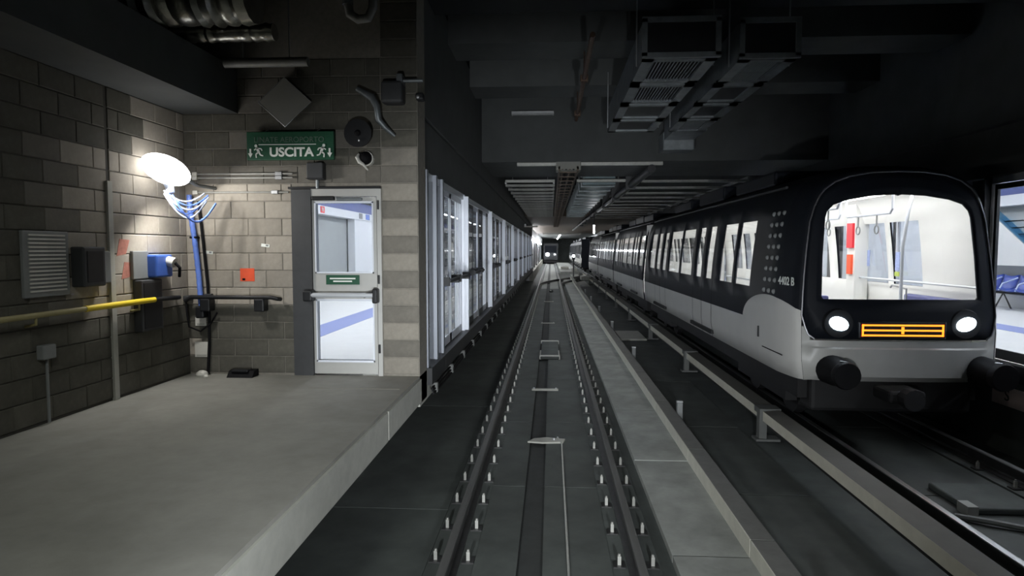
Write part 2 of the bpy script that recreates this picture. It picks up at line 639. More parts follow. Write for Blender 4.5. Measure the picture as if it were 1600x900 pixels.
# the pier right of the door: one block per course, alternating
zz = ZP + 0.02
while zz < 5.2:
    o = inst('block', chip_mesh(XE - D1 - 0.012, 0.191, 'block_darkest' if zz > 3.4 else ('block_pier', 'block_dark')[int(zz / 0.2) % 2]), ((XE + D1) / 2, YW, zz + 0.1), wall_back)
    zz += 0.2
lay_blocks(wall_left, lambda a, b: [(2.0, 5.92), (5.96, YW - PR)], lambda s, z: (XL, s, z), pi / 2, ZP + 0.02, 3.9, tone=lambda s, z: 'block_darkest' if z < 1.72 or z > 3.3 and s < 6.2 or s < 4.8 else ('block_dark' if s < 5.2 else 'block'), gap=0.003)
# pale joint strip standing on the left wall
struct(MB().box(XL, XL + 0.03, 5.90, 5.965, ZP, 3.05).build('trim_3', 'concrete_kerb'))
# projecting beam along the top of the left wall
struct(MB().box(XL, XL + 0.66, -3, YW, 3.95, 4.45).build('beam_left', 'concrete_soffit'))

# upper walls above the screens
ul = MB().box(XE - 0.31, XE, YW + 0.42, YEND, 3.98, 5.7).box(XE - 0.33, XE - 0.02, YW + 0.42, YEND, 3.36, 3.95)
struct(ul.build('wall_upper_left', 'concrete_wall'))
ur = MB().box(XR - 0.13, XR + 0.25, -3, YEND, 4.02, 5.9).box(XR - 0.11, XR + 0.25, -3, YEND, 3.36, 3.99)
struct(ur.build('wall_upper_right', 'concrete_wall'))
struct(MB().box(XR - 0.12, XR + 0.9, -3, YEND, -0.6, ZP - 0.02).build('wall_platform_right', 'concrete_dark'))
# left platform edge below the screen, lower strip lighter than the sill
struct(MB().box(XS - 0.6, XE, YW, YEND, 0.57, ZP - 0.005).build('wall_platform_left', 'concrete_kerb'))

# ceiling: high bay with cross beams, then the lower bay from the dropped beam on
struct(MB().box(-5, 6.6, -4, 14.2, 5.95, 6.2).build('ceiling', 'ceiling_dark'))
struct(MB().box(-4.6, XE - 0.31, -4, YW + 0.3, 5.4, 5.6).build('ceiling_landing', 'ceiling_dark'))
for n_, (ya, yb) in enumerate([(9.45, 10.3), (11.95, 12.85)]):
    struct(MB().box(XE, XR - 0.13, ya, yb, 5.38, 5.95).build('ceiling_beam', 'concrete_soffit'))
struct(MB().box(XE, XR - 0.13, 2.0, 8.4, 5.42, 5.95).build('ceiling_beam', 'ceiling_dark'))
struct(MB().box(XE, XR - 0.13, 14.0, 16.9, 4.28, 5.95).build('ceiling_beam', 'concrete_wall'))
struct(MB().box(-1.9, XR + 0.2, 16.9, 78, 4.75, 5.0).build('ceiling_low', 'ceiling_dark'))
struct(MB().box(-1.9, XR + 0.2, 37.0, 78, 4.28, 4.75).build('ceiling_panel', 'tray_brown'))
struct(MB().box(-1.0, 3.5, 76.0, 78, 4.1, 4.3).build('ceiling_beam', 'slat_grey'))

# beyond the station
struct(MB().box(-2.0, -1.75, YEND + 0.2, 128, -0.6, 5.5).build('wall_tunnel_left', 'white_wall'))
struct(MB().box(6.2, 6.45, YEND, 128, -0.6, 5.5).build('wall_tunnel_right', 'white_wall'))
struct(MB().box(-6, 12, 128, 128.4, -0.6, 6).build('wall_end', 'concrete_dark'))
struct(MB().box(-2.2, 6.4, 78, 128, 4.4, 5.0).build('ceiling_tunnel', 'concrete_dark'))
struct(MB().box(-1.75, -1.45, YEND, 120, -0.6, 0.55).build('kerb_tunnel_left', 'concrete_kerb'))
struct(MB().box(5.75, 6.2, YEND, 120, -0.6, 0.55).build('kerb_tunnel_right', 'concrete_kerb'))
struct(MB().box(0.95, 2.9, 66, 110, -0.6, 0.05).build('floor_crossover', 'concrete_walk'))


# ------------------------------------------------------------------ lit halls behind the screens
def hall(s, xs, y0, y1, tagname):
    """platform hall on side s (-1 left, +1 right) of the screen line xs"""
    X = lambda d: xs + s * d
    f = struct(MB().box(X(0.02), X(6.2), y0, y1, ZP - 0.06, ZP).build('floor_hall_' + tagname, 'hall_floor'))
    MB().box(X(2.25), X(2.85), y0, y1, ZP, ZP + 0.004).build('stripe', 'blue_inlay', f)
    MB().box(X(0.35), X(0.42), y0, y1, ZP, ZP + 0.004).build('stripe', 'blue_inlay', f)
    struct(MB().box(X(0.2), X(6.2), y0, y1, 4.25, 4.4).build('ceiling_hall_' + tagname, 'white_wall'))
    w = struct(MB().box(X(5.9), X(6.2), y0, y1, ZP, 4.25).build('wall_hall_' + tagname, 'hall_grey'))
    struct(MB().box(X(0.3), X(6.2), y1, y1 + 0.2, ZP - 0.5, 4.4).build('wall_hall_end_' + tagname, 'hall_grey'))
    # white cladding panels with bays left open
    fa = thing('fascia', (X(5.7), (y0 + y1) / 2, 3.49), 'blue and white fascia along the back wall of the %s platform hall' % tagname, 'fascia')
    MB().box(X(5.62), X(5.89), y0, y1, 3.76, 4.12).build('fascia_panel', 'blue_panel', fa)
    MB().box(X(5.55), X(5.89), y0, y1, 3.49, 3.755).build('sign_band', 'white_wall', fa)
    od = ['first', 'second', 'third', 'fourth', 'fifth', 'sixth', 'seventh', 'eighth', 'ninth', 'tenth', 'eleventh', 'twelfth', 'thirteenth', 'fourteenth', 'fifteenth']
    for d, row in ((1.15, 'screens'), (3.9, 'back wall')):
        k = 0
        y = y0 + 0.5
        while y < y1 - 3:
            t = thing('ceiling_light', (X(d), y + 1.4, 4.18), '%s tube light in the row by the %s of the %s hall' % (od[k], row, tagname), 'ceiling light', 'tube lights of the %s platform hall' % tagname)
            MB().box(X(d - 0.10), X(d + 0.10), y, y + 2.8, 4.19, 4.25).build('housing', 'white_wall', t)
            MB().box(X(d - 0.08), X(d + 0.08), y + 0.03, y + 2.77, 4.165, 4.19).build('diffuser', 'hall_light', t)
            y += 3.3
            k += 1
    return w


wl = hall(-1, XS, YW + 0.22, YEND, 'left')
wr = hall(1, XR, 3.5, YEND, 'right')
struct(MB().box(-7.9, XL - 0.2, YW + 0.1, YW + 0.3, 0.6, 4.4).build('wall_hall_front', 'white_wall'))
struct(MB().box(XR + 0.2, XR + 6.3, 3.3, 3.5, 0.6, 4.4).build('wall_hall_right_front', 'white_wall'))
# left hall wall beyond the door: grey recess, then a white bay and a dark post
MB().box(-7.46, -7.2, 23.2, 26.0, ZP, 3.49).build('wall_panel', 'white_wall', wl)
MB().box(-7.46, -7.15, 26.0, 26.6, ZP, 3.2).build('wall_panel', 'hall_grey', wl)
for k in range(5):
    MB().box(-7.46, -7.25, 28 + 4.6 * k, 32.2 + 4.6 * k, ZP, 3.49).build('wall_panel', 'hall_dark' if k % 2 else 'hall_grey', wl)
for k in range(5):
    MB().box(XR + 5.7, XR + 5.9, 19.5 + 6 * k, 24.5 + 6 * k, ZP, 3.49).build('wall_panel', 'white_wall', wr)


def band_sign(yc, zc, x, s, w, m, label, mark=None):
    t = thing('direction_sign', (x, yc, zc - 0.1), label, 'sign')
    MB().box(x, x - s * 0.012, yc - w / 2, yc + w / 2, zc - 0.1, zc + 0.1).build('plate', m, t)
    if mark:
        text('letter', mark, 0.17, (x - s * 0.016, yc, zc), (pi / 2, 0, pi / 2 if s < 0 else -pi / 2), 'sign_white', t, 0.004)
    return t


band_sign(19.75, 3.63, -7.15, -1, 0.34, 'red_sign', 'red square metro sign on white band seen through exit door', 'M')
band_sign(24.7, 3.63, -7.15, -1, 0.5, 'blue_plastic', 'dark blue pictogram plate on white band seen through exit door')
band_sign(23.8, 3.63, -7.15, -1, 0.4, 'grey_plastic', 'grey pictogram plate on white band seen through exit door')
band_sign(16.1, 3.63, XR + 5.55, 1, 0.24, 'red_sign', 'red square metro sign on white band above escalator', 'M')

# right hall: escalator behind a slanted glass balustrade, lower wall and the row of seats
es = thing('escalator', (XR + 5.8, 15.5, ZP), 'grey escalator with blue glass balustrade beyond the right platform', 'escalator')
for k in range(12):
    MB().box(XR + 5.72, XR + 5.89, 13.3, 18.8, 1.25 + 0.17 * k, 1.39 + 0.17 * k).build('step', 'hall_grey', es)
sl = MB()
ya, za, yb, zb = 15.0, 1.55, 17.5, 3.22
sl.extrude([(ya - .6, ZP), (yb + 1.2, ZP), (yb + 1.2, zb), (yb, zb), (ya, za), (ya - .6, za)], 'x', XR + 5.60, XR + 5.72)
sl.build('balustrade_wall', 'hall_floor', es)
sl = MB().extrude([(ya, za), (yb, zb), (yb, zb + .22), (ya, za + 0.22)], 'x', XR + 5.63, XR + 5.66)
sl.build('balustrade_glass', 'glass_rail', es)
MB().box(XR + 5.56, XR + 5.62, 13.3, 18.8, 1.62, 1.98).build('dado_panel', 'hall_dark', es)
bench = thing('seat_row', (XR + 5.1, 15.0, ZP), 'row of blue moulded seats on black beam by right hall wall', 'seats')
MB().tube([(XR + 5.15, 13.4, 1.33), (XR + 5.15, 17.2, 1.33)], 0.03, 8).build('beam', 'black_metal', bench)
for k in range(7):
    y = 13.75 + 0.55 * k
    st = MB()
    prof = [(-0.26, 0.03), (-0.20, 0.0), (0.05, -0.01), (0.16, 0.06), (0.22, 0.24), (0.25, 0.36)]
    vs, fs = [], []
    for j in range(7):
        q = (j - 3) / 3
        for (dx, dz) in prof:
            vs.append((XR + 5.15 + dx + 0.03 * q * q * (1 if dx > .1 else 0), y + q * 0.25, 1.37 + dz + 0.035 * q * q))
    np_ = len(prof)
    for j in range(6):
        for i in range(np_ - 1):
            fs.append((j * np_ + i, j * np_ + i + 1, (j + 1) * np_ + i + 1, (j + 1) * np_ + i))
    o = st.add(vs, fs).build('seat', 'seat_blue', bench, smooth=True)
    o.modifiers.new('thick', 'SOLIDIFY').thickness = 0.025
    ar = MB().tube([(XR + 4.92, y - 0.27, 1.40), (XR + 5.0, y - 0.27, 1.56), (XR + 5.28, y - 0.27, 1.66), (XR + 5.36, y - 0.27, 1.70)], 0.018, 6)
    ar.build('seat_edge', 'pale_cable', bench, smooth=True)
for y in (14.3, 16.4):
    MB().tube([(XR + 4.95, y, ZP), (XR + 5.15, y, 1.33), (XR + 5.35, y, ZP)], 0.022, 6).build('leg', 'black_metal', bench)

# ------------------------------------------------------------------ platform screens
SCREENS = 0


def screen_unit(xs, s, y, n, label, group):
    """one screen bay of 4.6 m starting at a tall post at y; s=-1: hall on the left"""
    fx = xs + 0.10 * (-s)                 # track-side face
    t = thing('platform_screen', (xs, y, ZP), label, 'screen door', group)
    p = MB().box(xs - 0.06, xs + 0.06, y - 0.03, y + 0.12, ZP, 3.36)
    p.box(xs, fx - s * 0.03, y - 0.015, y + (0.075 if s < 0 else 0.25), ZP + 0.02, 3.33)
    p.build('post', 'white_frame', t)
    MB().box(xs - 0.05, xs + 0.05, y + 0.09, y + 4.57, 3.27, 3.36).build('head_rail', 'aluminium', t)
    MB().box(xs - 0.08, xs - s * 0.15, y - 0.03, y + 4.57, ZP - 0.2, ZP + 0.01).build('sill', 'black_metal', t)
    cells = [(0.12, 0.62, 0), (0.66, 1.52, 1), (1.56, 2.42, 1), (2.50, 3.30, 0), (3.34, 4.14, 0), (4.18, 4.54, 0)]
    if s > 0:
        cells = [(0.30, 2.36, 0), (2.42, 4.54, 0)]
    for i, (a, b, bar) in enumerate(cells):
        z0, z1 = ZP + 0.02, 3.26
        fr = MB()
        w = 0.05
        off = -s * (0.016 if i % 2 else 0.0)
        x0, x1 = xs - 0.014 + off, xs + 0.014 + off
        fr.box(x0, x1, y + a, y + a + w, z0, z1)
        fr.box(x0, x1, y + b - w, y + b, z0, z1)
        fr.box(x0, x1, y + a + w, y + b - w, z0, z0 + 0.13)
        fr.box(x0, x1, y + a + w, y + b - w, z1 - 0.07, z1)
        d = fr.build('door_leaf' if bar else 'panel_frame', 'dark_grey' if i % 2 else 'white_frame', t)
        MB().box(xs - 0.006 + off, xs + 0.006 + off, y + a + w, y + b - w, z0 + 0.13, z1 - 0.07).build('pane', 'glass_screen', d)
        if bar:
            bx = fx - s * 0.05
            bb = MB().tube([(bx, y + a + 0.06, 1.95), (bx, y + b - 0.06, 1.95)], 0.028, 8)
            for q in (a + 0.08, b - 0.08):
                bb.box(bx, xs, y + q - 0.03, y + q + 0.03, 1.90, 2.0)
            bb.build('push_bar', 'black_metal', d)
    return t


first = None
k = 0
y = 7.7
# short first bay between the pier and the first tall post
t = thing('platform_screen', (XS, 7.7, ZP), 'narrow dark framed screen bay next to the block pier', 'screen door')
for q in (7.72, 8.35, 8.85):
    MB().box(XS - 0.05, XS + 0.10, q, q + 0.1, ZP, 3.36).build('post', 'aluminium_dull', t)
MB().box(XS - 0.006, XS + 0.006, 7.82, 8.35, ZP, 3.3).build('pane', 'glass_screen', t)
MB().box(XS - 0.006, XS + 0.006, 8.45, 8.62, ZP, 3.3).build('pane', 'glass_screen', t)
MB().box(XS - 0.05, XS + 0.05, 7.7, 8.72, 3.27, 3.36).build('head_rail', 'aluminium', t)
MB().box(XS - 0.08, XS + 0.15, 7.7, 8.72, ZP - 0.2, ZP + 0.01).build('sill', 'black_metal', t)
t2 = thing('platform_screen', (XS, 8.8, ZP), 'double exit leaves of the screen with dark push bars', 'screen door')
for i, (a, b) in enumerate(((8.82, 9.95), (10.0, 11.2))):
    fr = MB()
    xa, xb = XS - 0.005, XS + 0.025
    fr.box(xa, xb, a, a + 0.06, ZP + 0.02, 3.26).box(xa, xb, b - 0.06, b, ZP + 0.02, 3.26)
    fr.box(xa, xb, a, b, ZP + 0.02, ZP + 0.15).box(xa, xb, a, b, 3.18, 3.26)
    fr.box(xa, xb, (a + b) / 2 - 0.03, (a + b) / 2 + 0.03, ZP + 0.1, 3.2)
    d = fr.build('door_leaf', 'white_frame', t2)
    MB().box(XS + 0.008, XS + 0.016, a + 0.06, b - 0.06, ZP + 0.15, 3.18).build('pane', 'glass_screen', d)
    bb = MB().tube([(XS + 0.17, a + 0.08, 1.95), (XS + 0.17, b - 0.08, 1.95)], 0.03, 8)
    for q in (a + 0.1, b - 0.1):
        bb.box(XS + 0.06, XS + 0.18, q - 0.04, q + 0.04, 1.88, 2.0)
    bb.build('push_bar', 'black_metal', d)
MB().box(XS - 0.05, XS + 0.05, 8.74, 11.35, 3.27, 3.36).build('head_rail', 'aluminium', t2)
MB().box(XS - 0.08, XS + 0.15, 8.74, 11.35, ZP - 0.2, ZP + 0.01).build('sill', 'black_metal', t2)

ordl = ['first', 'second', 'third', 'fourth', 'fifth', 'sixth', 'seventh', 'eighth', 'ninth', 'tenth', 'eleventh']
u0 = None
for k in range(9):
    y = 11.38 + 4.6 * k
    lb = 'white-posted glass screen bay, %s bay beyond the double exit leaves' % ordl[k]
    if u0 is None:
        u0 = screen_unit(XS, -1, y, k, lb, 'screen bays along the left platform')
    else:
        c = copy_tree(u0, (XS, y, ZP))
        c['label'] = lb
v0 = None
for k in range(10):
    y = 4.45 + 4.6 * k
    lb = '%s bay of the right platform screen, behind the standing train' % ordl[k]
    if k == 0:
        lb = 'right platform screen bay with seats and escalator in view'
    elif k == 1:
        lb = 'right platform screen bay starting at the dark post beside the train front'
    if v0 is None:
        v0 = screen_unit(XR, 1, y, k, lb, 'screen bays along the right platform')
        # the posts of this side look dark against the hall
        for ch in v0.children:
            if ch.name.startswith('post'):
                ch.data.materials[0] = MATS['dark_grey']
    else:
        c = copy_tree(v0, (XR, y, ZP))
        c['label'] = lb

# cable run and clamps on the left platform edge, under the screens
cb = thing('cable_run', (XE, 29, 0.6), 'dark cables clipped along the platform edge under the screens', 'cables')
for i in range(3):
    pts = [(XE + 0.045 + 0.01 * i, YW + 0.5 + 0.9 * j, 0.675 - 0.035 * i + 0.012 * sin(j * 1.7 + i)) for j in range(50)]
    MB().tube(pts, 0.016, 6).build('cable', 'black_rubber', cb, smooth=True)
for j in range(34):
    MB().bevbox(XE + 0.002, XE + 0.09, 7.9 + 1.28 * j, 7.98 + 1.28 * j, 0.59, 0.72, 0.012).build('clamp', 'bracket_grey', cb)


# ------------------------------------------------------------------ tracks
def rail(xc, y0, y1, label, group, clips, clip_end=44.0, bend=None):
    t = thing('rail', (xc, y0, ZB), label, 'rail', group)
    f = bend or (lambda y: xc)
    n = 1 if bend is None else 40
    ys = [y0 + (y1 - y0) * i / n for i in range(n + 1)]

    def sweep(poly):
        mb = MB()
        vs, fs = [], []
        m = len(poly)
        for yy in ys:
            for (dx, z) in poly:
                vs.append((f(yy) + dx, yy, z))
        for i in range(n):
            for j in range(m):
                j2 = (j + 1) % m
                fs.append((i * m + j, i * m + j2, (i + 1) * m + j2, (i + 1) * m + j))
        fs.append(tuple(range(m)))
        fs.append(tuple(n * m + j for j in range(m)))
        return mb.add(vs, fs)
    prof = [(-0.07, -0.172), (0.07, -0.172), (0.07, -0.160), (0.02, -0.145), (0.009, -0.12), (0.009, -0.05), (0.035, -0.04), (0.035, -0.012),
            (-0.035, -0.012), (-0.035, -0.04), (-0.009, -0.05), (-0.009, -0.12), (-0.02, -0.145), (-0.07, -0.160)]
    sweep(prof).build('rail_body', 'rail_steel', t)
    sweep([(-0.035, -0.012), (0.035, -0.012), (0.031, -0.002), (0.02, 0.0), (-0.02, 0.0), (-0.031, -0.002)]).build('running_surface', 'rail_head' if xc > 3 and bend is None else 'rail_head_dull', t)
    sweep([(-0.2, ZB - 0.01), (0.2, ZB - 0.01), (0.2, -0.178), (0.13, -0.172), (-0.13, -0.172), (-0.2, -0.178)]).build('rail_plinth', 'concrete_dark', t)
    if clips:
        cm = MB()
        cm.box(-0.05, 0.05, -0.05, 0.05, 0, 0.012, 1).box(-0.014, 0.014, -0.014, 0.014, 0.0, 0.085)
        cm.tube([(0.0, 0.0, 0.085), (0, 0, 0.10)], 0.010, 6)
        me = mesh_only(cm, 'rail_clip', ['clip_steel', 'rail_steel'])
        yy = clips
        while yy < clip_end:
            for sx in (-0.135, 0.135):
                inst('rail_clip', me, (f(yy) + sx, yy, -0.172), t)
            yy += 0.61
    return t


rail(C1 - 0.7525, -3, 125, 'left rail of the empty track, nearest the platform landing', 'rails of the empty near track', 2.05)
rail(C1 + 0.7525, -3, 125, 'right rail of the empty track, beside the walkway slabs', 'rails of the empty near track', 2.05)
rail(C2 - 0.7525, -3, 125, 'left rail of the track under the standing train', 'rails under the standing train', 4.0, 8.0)
rail(C2 + 0.7525, -3, 125, 'right rail of the track under the standing train', 'rails under the standing train', 4.0, 8.0)
# bright conductor lip along the walkway side of the right near rail: guard rail
for xx, nm in ((C1 - 0.66, 'guard'), (C1 + 0.86, 'guard')):
    pass


def cross(a, b, y0, y1):
    def f(y):
        q = min(1, max(0, (y - y0) / (y1 - y0)))
        return a + (b - a) * (q * q * (3 - 2 * q))
    return f


rail(C1 + 0.75, 44, 64, 'crossover rail curving from the near track to the right, inner one', 'crossover rails', None, bend=cross(C1 + 0.75, C2 + 0.75, 44, 64))
rail(C1 - 0.75, 44, 64, 'crossover rail curving from the near track to the right, outer one', 'crossover rails', None, bend=cross(C1 - 0.75, C2 - 0.75, 44, 64))

# drain channel covers, loops and brackets between the rails
struct(MB().box(-0.27, -0.06, -3, 120, ZB - 0.02, ZB - 0.012).build('trim_4', 'channel_dark'))
tag(MB().tube([(0.145, -2, ZB + 0.042), (0.15, 8.3, ZB + 0.042), (0.10, 8.6, ZB + 0.04)], 0.011, 6).build('ground_cable', 'clip_steel'),
    'thin pale cable lying on the bed between the near rails', 'cable')
pl = thing('beacon_plate', (0.0, 8.45, ZB + 0.03), 'pale ragged plate bridging the drain channel between the near rails', 'plate')
MB().extrude([(-0.30, 8.36), (-0.22, 8.50), (-0.05, 8.56), (0.20, 8.50), (0.17, 8.36), (-0.1, 8.33)], 'z', ZB + 0.03, ZB + 0.05).build('plate', 'concrete_kerb', pl)
MB().tube([(0.05, 8.45, ZB + 0.05), (0.05, 8.45, ZB + 0.075)], 0.02, 6).build('bolt', 'steel', pl)
bal = thing('track_beacon', (-0.02, 15.8, ZB + 0.03), 'low dark box with pale outline between the near rails', 'track beacon')
MB().bevbox(-0.24, 0.20, 14.8, 17.3, ZB + 0.03, ZB + 0.10, 0.02).build('box', 'concrete_dark', bal)
for a in (14.82, 17.25):
    MB().box(-0.26, 0.22, a, a + 0.06, ZB + 0.03, ZB + 0.125).build('end_bar', 'clip_steel', bal)
for a in (-0.26, 0.18):
    MB().box(a, a + 0.03, 14.85, 15.6, ZB + 0.03, ZB + 0.12).build('side_bar', 'clip_steel', bal)
for yy, lb in ((22.0, 'pale crossbar over the drain channel beyond the low beacon box'), (11.5, 'pale crossbar over the drain channel before the low beacon box'),
               (31.0, 'pale crossbar over the drain channel far along the near track')):
    t = thing('channel_bar', (-0.15, yy, ZB), lb, 'crossbar')
    MB().box(-0.34, 0.14, yy, yy + 0.07, ZB + 0.03, ZB + 0.06).build('bar', 'concrete_kerb', t)
    for q in (-0.30, 0.10):
        MB().tube([(q, yy + 0.035, ZB + 0.06), (q, yy + 0.035, ZB + 0.08)], 0.018, 6).build('bolt', 'steel', t)
t = thing('track_marker', (0.0, 38, ZB), 'small round white marker lamp on the bed far between the near rails', 'marker')
MB().ellipsoid((0.02, 38, ZB + 0.10), (0.13, 0.10, 0.09)).build('housing', 'dark_grey', t, smooth=True)
MB().ellipsoid((-0.02, 37.9, ZB + 0.15), (0.05, 0.03, 0.03)).build('lens', 'pale_plastic', t, smooth=True)

# kerb between the tracks, in lengths
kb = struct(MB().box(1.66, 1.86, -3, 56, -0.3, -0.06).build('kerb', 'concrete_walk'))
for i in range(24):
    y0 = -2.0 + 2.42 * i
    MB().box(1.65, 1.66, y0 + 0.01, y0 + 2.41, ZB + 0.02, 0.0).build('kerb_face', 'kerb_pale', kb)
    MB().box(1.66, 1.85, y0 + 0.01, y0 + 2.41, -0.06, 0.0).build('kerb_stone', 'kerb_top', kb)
for i in range(8):
    y = 4.2 + 5.3 * i
    t = thing('kerb_stub', (1.93, y, ZB), 'short grey stub post against the kerb between the tracks, %s from the camera end' % ordl[i], 'post', 'stub posts beyond the kerb')
    MB().bevbox(1.88, 1.96, y, y + 0.10, ZB, 0.12, 0.01).build('post', 'grey_plastic', t)
    MB().box(1.875, 1.965, y + 0.02, y + 0.08, 0.12, 0.14).build('cap', 'steel', t)

# conductor rail under its cream cover, on brackets
cr = thing('conductor_rail', (2.97, 30, ZB), 'cream covered conductor rail on brackets left of the standing train', 'conductor rail')
for i in range(12):
    y0 = 3.9 + 4.9 * i - 4.9
    a, b = y0 + 0.16, y0 + 4.9 - 0.10
    MB().box(2.86, 2.90, a, b, 0.085, 0.215).build('cover', 'cover_cream', cr)
    MB().extrude([(2.86, 0.215), (3.08, 0.235), (3.09, 0.205), (2.88, 0.19)], 'y', a, b).build('cover_top', 'cover_top', cr)
    MB().box(2.93, 3.03, a, b, 0.0, 0.10).build('steel_rail', 'rail_steel', cr)
    p = MB().box(2.83, 2.93, y0 - 0.06, y0 + 0.06, ZB, 0.20).box(2.82, 3.10, y0 - 0.10, y0 + 0.14, 0.17, 0.245).box(2.78, 3.1, y0 - 0.1, y0 + 0.1, ZB, ZB + 0.03)
    p.build('bracket', 'bracket_grey', cr)
t = thing('cable_slab', (2.4, 18.6, ZB), 'pale flat slab lying between kerb and conductor rail', 'slab')
MB().bevbox(1.98, 2.72, 18.2, 20.0, ZB + 0.0, ZB + 0.06, 0.015).build('slab', 'concrete_kerb', t)

# lumps on the right track bed: cable box, loops and a pale chip
t = thing('trackside_box', (4.3, 6.7, ZB), 'low grey equipment box on the bed before the train', 'box')
MB().bevbox(4.05, 4.75, 6.3, 7.0, ZB + 0.03, ZB + 0.10, 0.02).build('box', 'concrete_dark', t)
MB().box(4.0, 4.10, 6.25, 6.42, ZB + 0.03, ZB + 0.13).build('lug', 'clip_steel', t)
tag(MB().tube([(3.85, 6.2, ZB + .06), (4.1, 6.05, ZB + .07), (4.4, 5.9, ZB + .06), (4.7, 5.6, ZB + .07), (4.72, 5.0, ZB + .05)], 0.03, 8).build('hose', 'grey_plastic', smooth=True),
    'grey hose winding over the bed before the train', 'hose')
tp = thing('edge_plate', (5.8, 8.0, 0.4), 'pale pink plate with a dark curved mark on the right platform edge', 'plate')
MB().box(5.805, 5.83, 8.12, 8.7, 0.40, 0.64).build('plate', 'plate_pink', tp)
o = text('mark', 'S', 0.20, (5.80, 8.42, 0.53), (pi / 2, 0, -pi / 2), 'black_metal', tp, 0.0)

# ------------------------------------------------------------------ landing: door and everything on the block walls
dr = thing('door_1', (-2.4, YW, ZP), None, None, None, 'structure')
YD = YW - 0.005
MB().box(-3.03, -2.80, YW - 0.03, YW + 0.2, ZP, 3.08).build('side_jamb', 'dark_grey', dr)
fr = MB().box(-2.80, -1.985, YW - 0.02, YW + 0.12, 3.0, 3.085).box(-2.035, -1.985, YW - 0.02, YW + 0.12, ZP, 3.0)
fr.build('door_frame', 'door_paint', dr)
L0, L1 = -2.795, -2.045
lf = MB()
lf.box(L0, L0 + 0.035, YD, YD + 0.05, ZP + 0.02, 2.99)
lf.box(L1 - 0.04, L1, YD, YD + 0.05, ZP + 0.02, 2.99)
lf.box(L0 + .035, L1 - .04, YD, YD + 0.05, ZP + 0.02, 1.11)
lf.box(L0 + .035, L1 - .04, YD, YD + 0.05, 1.80, 2.12)
lf.box(L0 + .035, L1 - .04, YD, YD + 0.05, 2.93, 2.99)
leaf = lf.build('door_leaf', 'door_paint', dr)
MB().box(L0 + .035, L1 - .04, YD + 0.02, YD + 0.03, 1.11, 1.80).build('pane', 'glass_door', leaf)
MB().box(L0 + .035, L1 - .04, YD + 0.02, YD + 0.03, 2.12, 2.93).build('pane', 'glass_door', leaf)
bd = MB()
for z0, z1, y0, y1 in ((1.80, 1.825, YD - .012, YD + 0.06), (1.085, 1.11, YD - .012, YD + 0.06), (2.12, 2.135, YD - .012, YD + .06), (2.925, 2.945, YD - .012, YD + .06)):
    bd.box(L0 + .03, L1 - .035, y0, y1, z0, z1)
for xx in (L0 + 0.03, L1 - 0.05):
    bd.box(xx, xx + 0.015, YD - .012, YD + .06, 1.09, 1.82).box(xx, xx + 0.015, YD - .012, YD + .06, 2.12, 2.94)
bd.build('glazing_bead', 'white_frame', leaf)
ts = MB().box(-2.64, -2.25, YD - 0.012, YD, 1.99, 2.10)
gs = ts.build('door_sign', 'sign_green', leaf)
gs['label'] = 'green sign with white lettering'
for k, (wd_, zz) in enumerate(((0.30, 2.06), (0.22, 2.028))):
    MB().box(-2.445 - wd_ / 2, -2.445 + wd_ / 2, YD - 0.014, YD - 0.012, zz - 0.008, zz + 0.008).build('lettering', 'sign_white', gs)
pb = MB().tube([(L0 - 0.02, YD - 0.11, 1.875), (L1 - 0.02, YD - 0.11, 1.875)], 0.028, 10)
pb.build('push_bar', 'aluminium', dr, smooth=True)
pe = MB()
pe.bevbox(L0 - 0.08, L0 + 0.03, YD - 0.14, YD, 1.80, 1.93, 0.02)
pe.build('bar_end', 'black_metal', dr)
pe = MB().bevbox(L1 - 0.03, L1 + 0.03, YD - 0.13, YD, 1.78, 1.95, 0.018).obox((L1 - 0.06, YD - 0.1, 1.885), (0.14, 0.05, 0.05), (0, -0.25, 0))
pe.build('bar_end', 'black_metal', dr)
MB().bevbox(-2.78, -2.52, YD - 0.06, YD, 2.955, 3.0, 0.01).build('door_closer', 'black_metal', dr)
MB().bevbox(-2.50, -2.20, YD - 0.05, YD, 2.95, 2.985, 0.01).build('closer_arm', 'galvanised', dr)
MB().box(-3.06, -1.985, YW - 0.04, YW, 3.085, 3.11).build('drip_strip', 'black_metal', dr)
hg = MB()
for z in (1.2, 2.0, 2.85):
    hg.tube([(-2.018, YD - 0.03, z), (-2.018, YD - 0.03, z + 0.1)], 0.012, 8)
hg.build('hinges', 'black_metal', dr)


dr.location.x += 0.05


